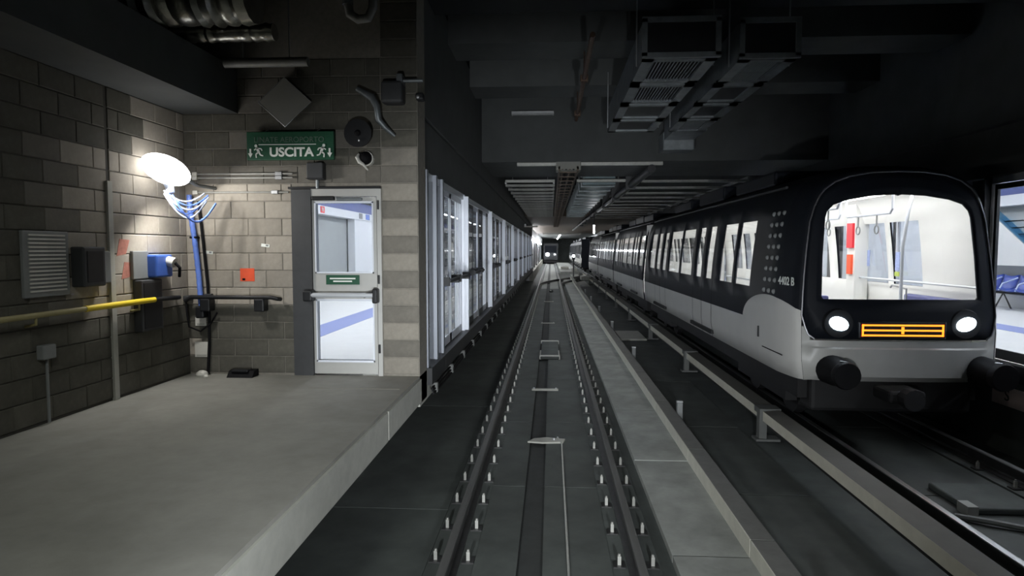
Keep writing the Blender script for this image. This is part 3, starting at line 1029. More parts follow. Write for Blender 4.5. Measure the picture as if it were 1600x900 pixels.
# exit sign
def icon(parent, x, z, flip):
    f = -1 if flip else 1
    y = YW - 0.15
    m = MB()
    # head, trunk, arms, legs as thin slabs
    m.tube([(x + f * 0.02, y + 0.002, z + 0.062), (x + f * 0.02, y - 0.004, z + 0.062)], 0.017, 10)

    def limb(a, b, w):
        a, b = Vector((x + f * a[0], 0, z + a[1])), Vector((x + f * b[0], 0, z + b[1]))
        d = (b - a).normalized()
        n = Vector((-d.z, 0, d.x)) * w
        poly = [((a + n).x, (a + n).z), ((b + n).x, (b + n).z), ((b - n).x, (b - n).z), ((a - n).x, (a - n).z)]
        m.extrude(poly, 'y', y + 0.002, y - 0.004)
    limb((0.01, 0.042), (-0.012, -0.01), 0.014)
    limb((0.008, 0.036), (0.042, 0.016), 0.006)
    limb((0.008, 0.036), (-0.04, 0.03), 0.006)
    limb((-0.04, 0.03), (-0.05, 0.008), 0.006)
    limb((-0.01, -0.008), (0.022, -0.03), 0.008)
    limb((0.022, -0.03), (0.018, -0.07), 0.007)
    limb((-0.014, -0.008), (-0.03, -0.04), 0.008)
    limb((-0.03, -0.04), (-0.062, -0.048), 0.007)
    m.build('running_figure', 'sign_white', parent)
    a = MB()
    ax = x + f * 0.085
    a.extrude([(ax - 0.010, z + 0.03), (ax + 0.010, z + 0.03), (ax + 0.010, z - 0.02), (ax + 0.028, z - 0.02), (ax, z - 0.07), (ax - 0.028, z - 0.02), (ax - 0.010, z - 0.02)], 'y', y + 0.002, y - 0.004)
    a.build('arrow', 'sign_white', parent)


sg = thing('exit_sign', (-2.99, YW - 0.12, 3.43), 'dark green USCITA exit sign hanging above the glass door', 'sign')
MB().bevbox(-3.50, -2.50, YW - 0.145, YW - 0.10, 3.43, 3.745, 0.006).build('panel', 'sign_green', sg)
text('lettering', 'USCITA', 0.138, (-2.985, YW - 0.148, 3.512), (pi / 2, 0, 0), 'sign_white', sg, 0.0045, sx=1.08)
text('small_lettering', 'LINATE AEROPORTO', 0.085, (-3.01, YW - 0.148, 3.652), (pi / 2, 0, 0), 'sign_dim', sg, 0.0005, sx=1.0)
MB().box(-3.36, -2.70, YW - 0.15, YW - 0.145, 3.597, 3.605).build('rule_line', 'sign_white', sg)
icon(sg, -2.63, 3.525, False)
icon(sg, -3.37, 3.525, True)
for xx in (-3.3, -2.7):
    MB().tube([(xx, YW - 0.12, 3.745), (xx, YW, 3.80)], 0.008, 6).build('bracket', 'steel', sg)

dg_ = thing('diamond_sign', (-3.06, YW - 0.1, 3.8), 'grey diamond-shaped plate above the green exit sign', 'sign')
q = MB()
cx, cz, r1, r2 = -3.07, 4.09, 0.305, 0.275
q.extrude([(cx - r1, cz), (cx, cz - r2), (cx + r1, cz), (cx, cz + r2)], 'y', YW - 0.10, YW - 0.085)
q.build('plate', 'sign_back', dg_)
MB().tube([(cx - r1, YW - 0.10, cz), (cx, YW - 0.10, cz - r2), (cx + r1, YW - 0.10, cz), (cx, YW - 0.10, cz + r2), (cx - r1, YW - 0.10, cz)], 0.005, 5).build('rim', 'steel', dg_)
MB().tube([(cx, YW - 0.085, cz), (cx, YW, cz)], 0.02, 6).build('bracket', 'steel', dg_)

o = tag(thing('orange_notice', (-3.51, YW - 0.02, 2.02), 'bright orange-red square notice stuck on the blocks left of the door', 'sticker'))
MB().box(-3.61, -3.44, YW - PR - 0.004, YW - PR, 2.025, 2.175).build('sheet', 'orange_sticker', o)
MB().box(-3.585, -3.55, YW - PR - 0.006, YW - PR - 0.004, 2.035, 2.06).build('corner_mark', 'black_rubber', o)
for (x, z, lb) in ((-3.30, 2.44, 'small white paper tag on the blocks nearest the door'), (-3.98, 2.36, 'small white paper tag on the blocks by the blue conduit')):
    t = thing('paper_tag', (x, YW - 0.02, z), lb, 'tag')
    MB().obox((x, YW - PR - 0.004, z), (0.10, 0.004, 0.035), (0, 0.12, 0)).build('sheet', 'sign_white', t)
    MB().obox((x + 0.02, YW - PR - 0.006, z), (0.03, 0.003, 0.02), (0, 0.12, 0)).build('tape', 'grey_plastic', t)

# thin steel conduits
for (z, xa, lb) in ((3.05, -3.0, 'thin steel conduit level with the door head'), (3.215, -2.95, 'thin steel conduit above the door, lower of the pair'),
                    (3.26, -2.95, 'thin steel conduit above the door, upper of the pair')):
    t = thing('conduit', (-3.6, YW - 0.03, z), lb, 'conduit')
    MB().tube([(-4.12, YW - 0.04, z), (xa, YW - 0.04, z)], 0.011, 8).build('pipe', 'clip_steel', t, smooth=True)
    MB().bevbox(xa - 0.20, xa - 0.12, YW - 0.06, YW - 0.012, z - 0.022, z + 0.022, 0.006).build('clip', 'steel', t)
    MB().bevbox(-4.13, -4.07, YW - 0.06, YW - 0.012, z - 0.022, z + 0.022, 0.006).build('clip', 'pale_plastic', t)
t = thing('junction_box', (-2.66, YW - 0.1, 3.18), 'square dark box on the wall above the door head', 'box')
MB().bevbox(-2.76, -2.57, YW - 0.12, YW, 3.185, 3.375, 0.012).build('body', 'dark_grey', t)
MB().box(-2.765, -2.565, YW - 0.125, YW - 0.115, 3.19, 3.20).build('lid', 'black_metal', t)
MB().tube([(-2.665, YW - 0.03, 3.09), (-2.665, YW - 0.03, 3.185)], 0.02, 8).build('conduit_stub', 'galvanised', t)
t = thing('dome_camera', (-2.15, YW - 0.1, 3.36), 'small white dome camera on the wall right of the exit sign', 'camera')
MB().ellipsoid((-2.16, YW - 0.09, 3.42), (0.075, 0.075, 0.075)).build('dome', 'black_rubber', t, smooth=True)
MB().tube([(-2.16, YW, 3.42), (-2.16, YW - 0.07, 3.42)], [0.085, 0.085], 16).build('base', 'pale_plastic', t)
MB().tube([(-2.225, YW - 0.12, 3.46), (-2.235, YW - 0.15, 3.42), (-2.21, YW - 0.15, 3.37), (-2.165, YW - 0.14, 3.34), (-2.12, YW - 0.12, 3.28)], [0.012, 0.022, 0.022, 0.016, 0.006], 8).build('bracket', 'pale_plastic', t, smooth=True)
t = thing('horn_speaker', (-2.22, YW - 0.15, 3.6), 'round black loudspeaker above the small dome camera', 'loudspeaker')
MB().tube([(-2.22, YW, 3.74), (-2.22, YW - 0.12, 3.74), (-2.22, YW - 0.2, 3.74)], [0.10, 0.14, 0.155], 20).build('horn', 'black_metal', t, smooth=True)
MB().tube([(-2.22, YW - 0.19, 3.74), (-2.22, YW - 0.215, 3.74)], [0.05, 0.02], 12).build('cone', 'black_rubber', t)
MB().ellipsoid((-2.20, YW - 0.215, 3.66), (0.012, 0.01, 0.018)).build('badge', 'steel', t)
t = thing('pipe_bracket', (-1.95, YW - 0.3, 4.0), 'angled pale steel bracket above the loudspeaker', 'bracket')
MB().tube([(-2.26, YW - 0.12, 4.23), (-2.08, YW - 0.16, 4.12), (-2.03, YW - 0.16, 4.02), (-2.02, YW - 0.14, 3.88), (-1.95, YW - 0.1, 3.80), (-1.86, YW - 0.05, 3.72)], [0.03, 0.045, 0.04, 0.04, 0.03, 0.02], 10).build('arm', 'galvanised', t, smooth=True)
MB().bevbox(-1.98, -1.74, YW - 0.2, YW, 4.06, 4.30, 0.03).build('housing', 'dark_grey', t)
t = thing('sensor_arm', (-1.6, YW - 0.2, 4.2), 'pale horizontal arm with small black sensor at the wall corner', 'sensor')
MB().tube([(-1.74, YW - 0.12, 4.33), (-1.46, YW - 0.12, 4.33)], 0.022, 8).build('arm', 'galvanised', t, smooth=True)
MB().bevbox(-1.75, -1.68, YW - 0.18, YW, 4.27, 4.40, 0.012).build('foot', 'galvanised', t)
MB().bevbox(-1.53, -1.44, YW - 0.22, YW - 0.08, 4.10, 4.18, 0.02).build('sensor_head', 'black_metal', t)
MB().ellipsoid((-1.50, YW - 0.22, 4.13), (0.02, 0.01, 0.02)).build('lens', 'steel', t)

for q, (dx, dz) in ((sg, (0.07, -0.03)), (dg_, (0.07, -0.04))):
    q.location.x += dx
    q.location.z += dz
for nm, dx, dz in (('dome_camera', 0.07, 0.0), ('horn_speaker', 0.08, -0.06), ('pipe_bracket', 0.10, -0.05), ('sensor_arm', 0.04, -0.07)):
    bpy.data.objects[nm].location.x += dx
    bpy.data.objects[nm].location.z += dz

# work light with its cable coils and the blue conduit in the corner
LX, LY, LZ = -3.98, 6.45, 3.22
wk = thing('work_light', (LX, LY, LZ - 0.2), 'glaring oval work light fixed in the corner of the block walls', 'lamp')
MB().ellipsoid((LX, LY, LZ), (0.265, 0.17, 0.145), (0, radians(24), 0)).build('globe', 'work_light', wk, smooth=True)
MB().tube([(LX + 0.06, LY + 0.14, LZ - 0.05), (LX + 0.08, LY + 0.45, LZ - 0.12), (LX + 0.1, YW, LZ - 0.12)], 0.02, 8).build('arm', 'galvanised', wk, smooth=True)
MB().tube([(LX + 0.02, LY, LZ - 0.13), (LX + 0.05, LY, LZ - 0.24)], [0.05, 0.035], 10).build('socket', 'pale_cable', wk, smooth=True)
lamp('work_light_beam', 'SPOT', (LX + 0.03, LY - 0.02, LZ - 0.19), (LX + 0.55, LY + 0.35, LZ - 0.95), 120, (1.0, 0.975, 0.93), 0.10, None, 165, 0.35)
coils = thing('cable_coil', (LX + 0.2, LY + 0.2, LZ - 0.4), 'loops of pale blue cable hanging under the work light', 'cable')
for i in range(6):
    a0, z0 = rnd.uniform(-0.02, 0.03), -0.16 - 0.022 * i
    w = 0.20 + 0.02 * (i % 3)
    dp = 0.10 + 0.028 * i
    pts = []
    for j in range(15):
        q = j / 14
        pts.append((LX - 0.02 + a0 + w * q + (0.05 if i == 5 else 0.0), LY + 0.02 + 0.42 * q, LZ + z0 * (0.4 + 0.6 * q) - 0.1 * (1 - q) - dp * sin(pi * q) - 0.05))
    MB().tube(pts, 0.009 if i < 5 else 0.012, 6).build('loop', 'pale_cable' if i % 2 == 0 else 'blue_conduit', coils, smooth=True)
bc = thing('blue_conduit', (-4.1, YW - 0.06, 1.7), 'blue corrugated conduit running down from the work light', 'conduit')
pts = [(-4.16, YW - 0.07, 3.02), (-4.15, YW - 0.08, 2.85), (-4.11, YW - 0.07, 2.5), (-4.08, YW - 0.06, 2.1), (-4.06, YW - 0.07, 1.8), (-4.05, YW - 0.07, 1.70)]
fine = []
for a, b in zip(pts[:-1], pts[1:]):
    for j in range(10):
        fine.append(Vector(a).lerp(Vector(b), j / 10))
MB().tube(fine, [0.028 + 0.004 * (i % 2) for i in range(len(fine))], 10).build('sleeve', 'blue_conduit', bc, smooth=True)
MB().bevbox(-4.10, -4.0, YW - 0.13, YW - PR, 1.60, 1.74, 0.015).build('end_box', 'black_metal', bc)
MB().bevbox(-4.16, -4.08, YW - 0.10, YW - PR, 2.52, 2.545, 0.008).build('tie', 'black_rubber', bc)
t = thing('black_cable', (-4.0, YW - 0.05, ZP), 'black cable dropping beside the blue conduit to the landing', 'cable')
MB().tube([(-4.07, YW - 0.04, 2.95), (-4.03, YW - 0.04, 2.5), (-3.99, YW - 0.04, 2.0), (-3.98, YW - 0.04, 1.6), (-3.99, YW - 0.04, 1.3), (-4.01, YW - 0.05, ZP + .01)], 0.016, 8).build('cable', 'black_rubber', t, smooth=True)
MB().bevbox(-4.02, -3.94, YW - 0.06, YW - PR, 1.85, 1.88, 0.006).build('clip', 'dark_grey', t)

# handrails
hr = thing('handrail', (-3.6, YW - 0.1, 1.7), 'black handrail along the block wall left of the door', 'handrail')
MB().tube([(-4.22, YW - 0.12, 1.80), (-4.15, YW - 0.12, 1.845), (-3.2, YW - 0.12, 1.845), (-3.13, YW - 0.12, 1.83), (-3.12, YW - 0.05, 1.82)], 0.024, 10).build('rail', 'black_metal', hr, smooth=True)
for xx in (-3.34, -3.98):
    MB().bevbox(xx - 0.06, xx + 0.06, YW - 0.14, YW - PR, 1.68, 1.83, 0.015).build('bracket', 'black_metal', hr)
t = thing('hanging_cable', (-4.2, YW - 0.1, 1.4), 'thin black cable drooping from the left end of the black handrail', 'cable')
MB().tube([(-4.22, YW - 0.10, 1.83), (-4.19, YW - 0.14, 1.65), (-4.18, YW - 0.12, 1.5), (-4.08, YW - 0.06, 1.44), (-3.96, YW - 0.05, 1.53), (-3.88, YW - 0.05, 1.66)], 0.011, 6).build('cable', 'black_rubber', t, smooth=True)
MB().bevbox(-4.24, -4.18, YW - 0.13, YW - PR, 1.80, 1.86, 0.01).build('clip', 'dark_grey', t)
yr = thing('handrail', (XL + 0.1, 4.5, 1.7), 'handrail with a bright yellow sleeve along the left block wall', 'handrail')
XHR = XL + 0.10
MB().tube([(XHR, 1.5, 1.85), (XHR, 5.45, 1.865)], 0.024, 10).build('rail', 'olive_rail', yr, smooth=True)
MB().tube([(XHR, 5.45, 1.865), (XHR, 6.45, 1.87)], 0.029, 10).build('sleeve', 'yellow', yr, smooth=True)
MB().tube([(XHR, 6.45, 1.87), (XHR, 6.9, 1.86), (XL + 0.03, 6.98, 1.85)], 0.024, 10).build('rail_end', 'black_metal', yr, smooth=True)
for yy in (2.2, 3.6, 4.9, 6.2):
    MB().tube([(XHR, yy, 1.85), (XHR, yy, 1.79), (XL, yy, 1.77)], 0.012, 6).build('bracket', 'olive_rail', yr, smooth=True)

# fittings on the left block wall
t = thing('vent_panel', (XL, 5.1, 2.0), 'grey plate with rows of slots on the left block wall', 'panel')
MB().bevbox(XL, XL + 0.035, 4.88, 5.37, 2.0, 2.55, 0.008).build('plate', 'grey_plastic', t)
for j in range(15):
    MB().box(XL + 0.035, XL + 0.045, 4.93, 5.32, 2.045 + 0.033 * j, 2.059 + 0.033 * j).build('slat', 'pale_plastic', t)
t = thing('control_box', (XL, 5.55, 2.05), 'dark wall box between slotted plate and blue socket', 'box')
MB().bevbox(XL, XL + 0.13, 5.42, 5.70, 2.06, 2.42, 0.015).build('body', 'dark_grey', t)
MB().bevbox(XL + 0.02, XL + 0.11, 5.70, 5.80, 2.08, 2.38, 0.012).build('side_cover', 'grey_plastic', t)
MB().box(XL + 0.13, XL + 0.135, 5.46, 5.66, 2.1, 2.38).build('lid', 'black_metal', t)
t = thing('socket_box', (XL, 6.5, 2.1), 'blue industrial socket on a grey plate on the left block wall', 'socket')
MB().bevbox(XL, XL + 0.04, 6.22, 6.48, 2.09, 2.38, 0.008).build('back_plate', 'grey_plastic', t)
MB().bevbox(XL, XL + 0.14, 6.45, 6.74, 2.10, 2.34, 0.02).build('body', 'blue_plastic', t)
MB().tube([(XL + 0.13, 6.66, 2.27), (XL + 0.21, 6.66, 2.25)], 0.055, 12).build('plug', 'pale_plastic', t, smooth=True)
MB().tube([(XL + 0.21, 6.66, 2.25), (XL + 0.25, 6.68, 2.2), (XL + 0.22, 6.72, 2.1)], 0.016, 8).build('lead', 'black_rubber', t, smooth=True)
t = thing('socket_shadow', (XL, 6.45, 1.2), 'dark box in place of the shadow under the blue socket', 'box')  # shadow below the socket, modelled as a dark box
MB().bevbox(XL, XL + 0.10, 6.25, 6.60, 1.55, 2.08, 0.01).build('body', 'dark_grey', t)
MB().box(XL + 0.1, XL + 0.105, 6.28, 6.57, 1.58, 2.05).build('lid', 'black_metal', t)
t = thing('conduit_box', (XL, 5.05, 1.45), 'small grey conduit box low on the left block wall', 'box')
MB().bevbox(XL, XL + 0.07, 5.00, 5.14, 1.48, 1.60, 0.01).build('body', 'grey_plastic', t)
MB().tube([(XL + 0.035, 5.07, ZP + 0.01), (XL + 0.035, 5.07, 1.48)], 0.012, 8).build('pipe', 'grey_plastic', t)
for yy, zz, lb in ((6.02, 2.33, 'red paint mark high on the left wall by the pale strip'), (6.08, 2.1, 'red paint mark low on the left wall by the pale strip')):
    tag(MB().extrude([(yy, zz), (yy + 0.14, zz + 0.02), (yy + 0.2, zz + 0.16), (yy + 0.05, zz + 0.17)], 'x', XL + PR, XL + PR + 0.002).build('paint_mark', 'paint_red'), lb, 'paint mark')
# repaired pale blocks low in the corner
for i, (x, z, w, h) in enumerate(((-4.1, 1.55, 0.13, 0.10), (-4.1, 1.22, 0.16, 0.18))):
    t = thing('patch', (x, YW - 0.03, z), ('pale repair patch on the corner blocks under the black handrail', 'pale repair patch lower on the corner blocks near the landing')[i], 'patch')
    MB().box(x - w / 2, x + w / 2, YW - PR - 0.006, YW - PR, z - h / 2, z + h / 2).build('render', 'pale_plastic', t)
    MB().box(x - w / 2 + .02, x + w / 2 - .02, YW - PR - 0.009, YW - PR - 0.006, z - h / 2 + 0.01, z - h / 2 + .03).build('smear', 'concrete_kerb', t)
t = thing('dust_heap', (-4.05, YW - 0.12, ZP), 'small white heap of debris on the landing in the corner', 'debris')
MB().ellipsoid((-4.03, YW - 0.14, ZP + 0.02), (0.07, 0.06, 0.05), nu=10, nv=6).build('heap', 'pale_plastic', t)
MB().ellipsoid((-3.95, YW - 0.2, ZP + 0.01), (0.03, 0.025, 0.02), nu=8, nv=5).build('crumb', 'pale_plastic', t)
t = thing('floor_wedge', (-3.55, YW - 0.15, ZP), 'black rubber wedge lying on the landing by the wall', 'wedge')
MB().extrude([(YW - 0.22, ZP), (YW - 0.05, ZP), (YW - 0.05, ZP + 0.075), (YW - 0.16, ZP + 0.07)], 'x', -3.70, -3.40).build('body', 'black_rubber', t)
MB().bevbox(-3.66, -3.46, YW - 0.2, YW - 0.1, ZP + 0.06, ZP + 0.085, 0.008).build('grip', 'black_metal', t)
# cracked slab edge on the landing
struct(MB().box(-2.55, -1.58, 6.55, 6.565, ZP, ZP + 0.003).build('trim_5', 'mortar'))

# foil-wrapped ducts and pipes under the landing ceiling
for i, (y, z, xa, xb, r, lb) in enumerate(((5.9, 4.72, -4.0, -2.75, 0.24, 'large foil wrapped duct hanging over the landing'),
                                        (6.35, 4.55, -3.75, -2.75, 0.085, 'foil wrapped pipe beside the large duct'),
                                        (6.7, 4.36, -3.45, -2.55, 0.05, 'thin pale pipe hanging lowest over the landing'))):
    t = thing('foil_duct', ((xa + xb) / 2, y, z), lb, 'duct')
    n = 26
    pts = [(xa + (xb - xa) * j / n, y, z) for j in range(n + 1)]
    MB().tube(pts, [r * (1 + (0.07 * sin(j * 2.1 + i) + 0.05 * sin(j * 3.7)) * (1 if i < 2 else 0.1)) for j in range(n + 1)], 14).build('wrap', 'foil' if i < 2 else 'slat_grey', t, smooth=True)
    for xx in (xa + 0.2, xb - 0.2):
        MB().tube([(xx, y, z + r), (xx, y, 5.4)], 0.008, 6).build('hanger', 'steel', t)
t = thing('flexible_pipe', (-1.95, 6.3, 4.8), 'curved pale pipe end high over the landing', 'pipe')
MB().tube([(-1.99, 6.3, 4.80), (-1.97, 6.3, 4.69), (-1.89, 6.3, 4.64), (-1.79, 6.3, 4.65), (-1.74, 6.3, 4.75), (-1.74, 6.3, 5.4)], 0.045, 10).build('bend', 'slat_grey', t, smooth=True)
MB().tube([(-1.99, 6.3, 4.78), (-1.99, 6.3, 4.85)], 0.055, 10).build('collar', 'steel', t)

# ------------------------------------------------------------------ ceiling services over the tracks
def vent_duct(x0, x1, y0, y1, zb, h, n, label, grilles):
    t = thing('air_duct', ((x0 + x1) / 2, y0, zb), label, 'duct')
    w = 0.03
    m = MB()
    m.box(x0, x1, y0 + 0.02, y1, zb + 0.02, zb + h)
    m.build('casing', 'galvanised', t)
    f = MB().box(x0 - .02, x1 + .02, y0 - 0.02, y0 + 0.02, zb - .02, zb + 0.04).box(x0 - .02, x1 + .02, y0 - .02, y0 + .02, zb + h - 0.04, zb + h + .02)
    f.box(x0 - .02, x0 + 0.04, y0 - .02, y0 + .02, zb, zb + h).box(x1 - 0.04, x1 + .02, y0 - .02, y0 + .02, zb, zb + h)
    f.build('end_flange', 'galvanised', t)
    MB().box(x0 + 0.04, x1 - 0.04, y0 + 0.005, y0 + 0.02, zb + 0.04, zb + h - .04).build('end_panel', 'black_metal', t)
    L = (y1 - y0) / n
    for i in range(n):
        a, b = y0 + L * i + 0.06, y0 + L * (i + 1) - 0.06
        fr = MB().box(x0, x1, a, a + 0.10, zb - 0.02, zb + 0.02).box(x0, x1, b - 0.10, b, zb - 0.02, zb + 0.02)
        fr.box(x0, x0 + 0.13, a, b, zb - 0.02, zb + 0.02).box(x1 - 0.13, x1, a, b, zb - 0.02, zb + 0.02)
        g = fr.build('grille_frame', 'galvanised', t)
        MB().box(x0 + .13, x1 - .13, a + .1, b - .1, zb + 0.012, zb + 0.02).build('grille_back', 'black_metal', g)
        if grilles[i]:
            ns = 14
            for j in range(ns):
                xx = x0 + 0.15 + (x1 - x0 - 0.32) * j / (ns - 1)
                MB().obox((xx, (a + b) / 2, zb), (0.012, b - a - 0.2, 0.03), (0, 0.5, 0)).build('slat', 'galvanised', g)
    for yy in (y0 + 0.4, y1 - 0.4):
        for xx in (x0 - 0.03, x1 + 0.03):
            MB().tube([(xx, yy, zb), (xx, yy, 5.6)], 0.01, 6).build('hanger', 'steel', t)
    return t


vent_duct(1.05, 1.90, 7.56, 12.3, 4.6, 0.42, 4, 'square air duct with slotted grilles hanging over the middle of the tracks', (1, 1, 0, 0))
vent_duct(2.17, 2.82, 7.65, 12.3, 4.6, 0.42, 4, 'narrower air duct with slotted grilles over the standing train side', (1, 0, 0, 1))
t = thing('duct_elbow', (2.55, 14.0, 4.3), 'pale dropped duct box at the cross beam behind the air ducts', 'duct')
MB().bevbox(2.28, 2.92, 13.4, 13.95, 4.42, 4.80, 0.03).build('box', 'galvanised', t)
MB().box(2.3, 2.9, 12.3, 13.4, 4.62, 5.0).build('neck', 'galvanised', t)
t = thing('ceiling_pipe', (0.49, 10.5, 4.95), 'rusty brown pipe under the ceiling beams', 'pipe')
MB().tube([(0.49, 7.9, 4.97), (0.49, 13.0, 4.97)], 0.035, 10).build('pipe', 'rust_pipe', t, smooth=True)
for yy in (9.9, 12.4):
    MB().tube([(0.49, yy, 4.97), (0.49, yy, 5.4)], 0.012, 6).build('hanger', 'rust_pipe', t)
    MB().bevbox(0.43, 0.55, yy - 0.06, yy + 0.06, 4.92, 5.02, 0.01).build('clamp', 'rust_pipe', t)
t = thing('batten_light', (-0.3, 14.0, 5.2), 'unlit batten light at the foot of the cross beam', 'light fitting')
MB().bevbox(-0.85, 0.05, 13.80, 13.88, 5.24, 5.27, 0.008).build('tube_light', 'grey_plastic', t)
MB().box(-0.85, 0.05, 13.82, 14.0, 5.27, 5.33).build('base', 'steel', t)

# service bay beyond the dropped beam: slats, trays, duct
i = 0
for yy in [14.6 + 0.0]:
    pass
sv = thing('slatted_ceiling', (-0.6, 27, 4.3), 'transverse steel slats under the low ceiling left of the cable tray', 'slatted ceiling')
yy = 19.0
while yy < 37:
    MB().box(-1.35, 0.10, yy, yy + 0.28, 4.24, 4.30).build('slat', 'slat_grey', sv)
    yy += 1.28
MB().box(-1.35, -1.30, 18.8, 37, 4.30, 4.36).box(0.05, 0.10, 18.8, 37, 4.30, 4.36).build('runner', 'steel', sv)
for (xa, xb, yy, lb) in ((-1.25, 0.10, 17.5, 'pale cross batten left of the tray beyond the beam'), (0.68, 2.0, 17.5, 'pale cross batten right of the tray beyond the beam'),
                         (-0.75, 0.15, 14.05, 'pale channel left of the tray at the dropped beam'), (0.35, 2.4, 14.05, 'pale channel right of the tray at the dropped beam')):
    t = thing('cross_batten', ((xa + xb) / 2, yy, 4.2), lb, 'batten')
    MB().bevbox(xa, xb, yy, yy + 0.07, 4.20, 4.28, 0.012).build('batten', 'clip_steel', t)
    for q in (xa + 0.2, xb - 0.2):
        MB().tube([(q, yy + .035, 4.28), (q, yy + .035, 4.75 if yy > 16.9 else 4.29)], 0.008, 5).build('hanger', 'steel', t)
tr = thing('cable_tray', (0.35, 26, 4.1), 'brown cable tray running along the low ceiling', 'cable tray')
MB().box(0.15, 0.19, 14.0, 50, 4.08, 4.18).build('side_rail', 'tray_brown', tr)
MB().box(0.55, 0.59, 14.0, 50, 4.08, 4.18).build('side_rail', 'tray_brown', tr)
for k in range(40):
    MB().box(0.19, 0.55, 14.3 + 0.9 * k, 14.36 + 0.9 * k, 4.08, 4.10).build('rung', 'tray_brown', tr)
for k in range(4):
    MB().tube([(0.24 + .08 * k, 14.0, 4.125), (0.24 + .08 * k, 30, 4.12), (0.24 + .08 * k, 50, 4.125)], 0.025, 6).build('cable', 'black_rubber' if k % 2 else 'tray_brown', tr)
MB().bevbox(0.1, 0.64, 14.0, 14.5, 4.1, 4.3, 0.02).build('end_box', 'sign_back', tr)
bd_ = thing('ribbed_duct', (1.2, 27, 4.1), 'bluish ribbed duct along the low ceiling right of the cable tray', 'duct')
MB().box(0.85, 1.75, 17.8, 36, 4.16, 4.6).build('casing', 'duct_blue', bd_)
for k in range(4):
    MB().box(1.2, 1.4, 18.5 + 5 * k, 18.6 + 5 * k, 4.6, 4.75).build('hanger', 'steel', bd_)
for k in range(13):
    MB().box(0.82, 1.78, 18.2 + 1.4 * k, 18.28 + 1.4 * k, 4.13, 4.6).build('rib', 'galvanised', bd_)
t = thing('ceiling_pipe', (2.3, 30, 4.1), 'long dark pipe along the low ceiling above the standing train', 'pipe')
MB().tube([(2.15, 14.0, 4.12), (2.05, 60, 4.15)], 0.09, 10).build('pipe', 'black_metal', t, smooth=True)
for k in range(8):
    MB().box(2.0, 2.26, 17.5 + 4 * k, 17.6 + 4 * k, 4.0, 4.75).build('hanger', 'dark_grey', t)
t = thing('slatted_ceiling', (3.2, 27, 4.3), 'transverse steel slats under the low ceiling over the standing train', 'slatted ceiling')
yy = 18.0
while yy < 40:
    MB().box(2.5, 5.4, yy, yy + 0.25, 4.24, 4.30).build('slat', 'slat_grey', t)
    yy += 1.9
MB().box(2.5, 2.55, 17.8, 40, 4.30, 4.36).box(5.3, 5.35, 17.8, 40, 4.30, 4.36).build('runner', 'steel', t)
t = thing('batten_light', (-0.95, 36, 3.9), 'short pale light fitting hung on the left wall far along', 'light fitting')
MB().bevbox(-1.5, -0.75, 36, 36.2, 3.62, 3.70, 0.02).build('tube_light', 'pale_plastic', t)
MB().box(-1.5, -1.4, 36, 36.2, 3.70, 3.80).build('base', 'steel', t)
t = thing('wall_lamp', (1.9, 30, 3.5), 'small lit lamp hanging above the roof of the standing train', 'lamp')
MB().box(1.95, 2.02, 29.96, 30.03, 3.12, 3.50).build('diffuser', 'tunnel_tube', t)
MB().tube([(1.98, 29.98, 3.5), (1.98, 29.98, 4.1)], 0.02, 6).build('stem', 'dark_grey', t)

# ------------------------------------------------------------------ far end: tubes, signal, distant train
ordn = ['first', 'second', 'third', 'fourth', 'fifth', 'sixth', 'seventh', 'eighth', 'ninth', 'tenth', 'eleventh', 'twelfth', 'thirteenth', 'fourteenth']
x = -1.71
for k in range(8):
    y = 53 + 7 * k
    t = thing('tunnel_light', (x, y, 3.1), '%s bright tube light on the left tunnel wall beyond the platform' % ordn[k], 'light', 'tube lights on the left tunnel wall')
    MB().box(x + 0.02, x + 0.12, y, y + 4.5, 3.12, 3.22).build('diffuser', 'tunnel_tube', t)
    MB().box(x - 0.015, x + 0.02, y, y + 4.5, 3.08, 3.26).build('base', 'steel', t)
for k in range(6):
    y = 55 + 9 * k
    t = thing('tunnel_post', (x, y, 0.55), '%s dark upright post on the left tunnel wall beyond the platform' % ordn[k], 'post', 'posts on the left tunnel wall')
    MB().box(x - 0.015, x + 0.10, y, y + 0.3, 0.55, 3.05).build('post', 'dark_grey', t)
    MB().box(x - 0.015, x + 0.14, y - .05, y + 0.35, 0.55, 0.65).build('base', 'dark_grey', t)
for k in range(4):  # roof tubes added to brighten the far end of the tunnel
    y = 80 + 12 * k
    t = thing('tunnel_light', (1.2, y, 4.2), '%s added tube light under the tunnel roof brightening the far end' % ordn[k], 'light', 'added tube lights under the tunnel roof')
    MB().box(1.1, 1.25, y, y + 6, 4.22, 4.30).build('diffuser', 'tunnel_tube', t)
    MB().box(1.05, 1.3, y, y + 6, 4.30, 4.37).build('base', 'steel', t)
dt = thing('distant_train', (C1, 112, 0), 'distant train front with one bright headlight far down the near track', 'train')
MB().bevbox(C1 - 1.3, C1 + 1.3, 112, 124, 0.4, 3.4, 0.15).build('body', 'dark_grey', dt)
MB().bevbox(C1 - 1.0, C1 + 1.0, 111.93, 112.1, 1.75, 3.0, 0.03).build('windscreen', 'train_black', dt)
MB().tube([(C1 - 0.55, 111.9, 1.45), (C1 - 0.55, 112, 1.45)], 0.30, 14).build('headlight', 'signal_white', dt)
MB().tube([(C1 + 0.7, 111.9, 1.45), (C1 + 0.7, 112, 1.45)], 0.12, 14).build('headlight', 'signal_white', dt)
MB().box(C1 - 1.2, C1 + 1.2, 111.9, 124, 0.02, 0.4).build('underframe', 'train_under', dt)
sgn = thing('track_signal', (2.1, 60, 0.1), 'track signal with one round white light beside the far end of the standing train', 'signal')
MB().tube([(2.1, 60, -0.2), (2.1, 60, 1.5)], 0.06, 8).build('post', 'dark_grey', sgn)
MB().bevbox(1.95, 2.25, 59.9, 60.1, 1.4, 2.0, 0.03).build('head', 'black_metal', sgn)
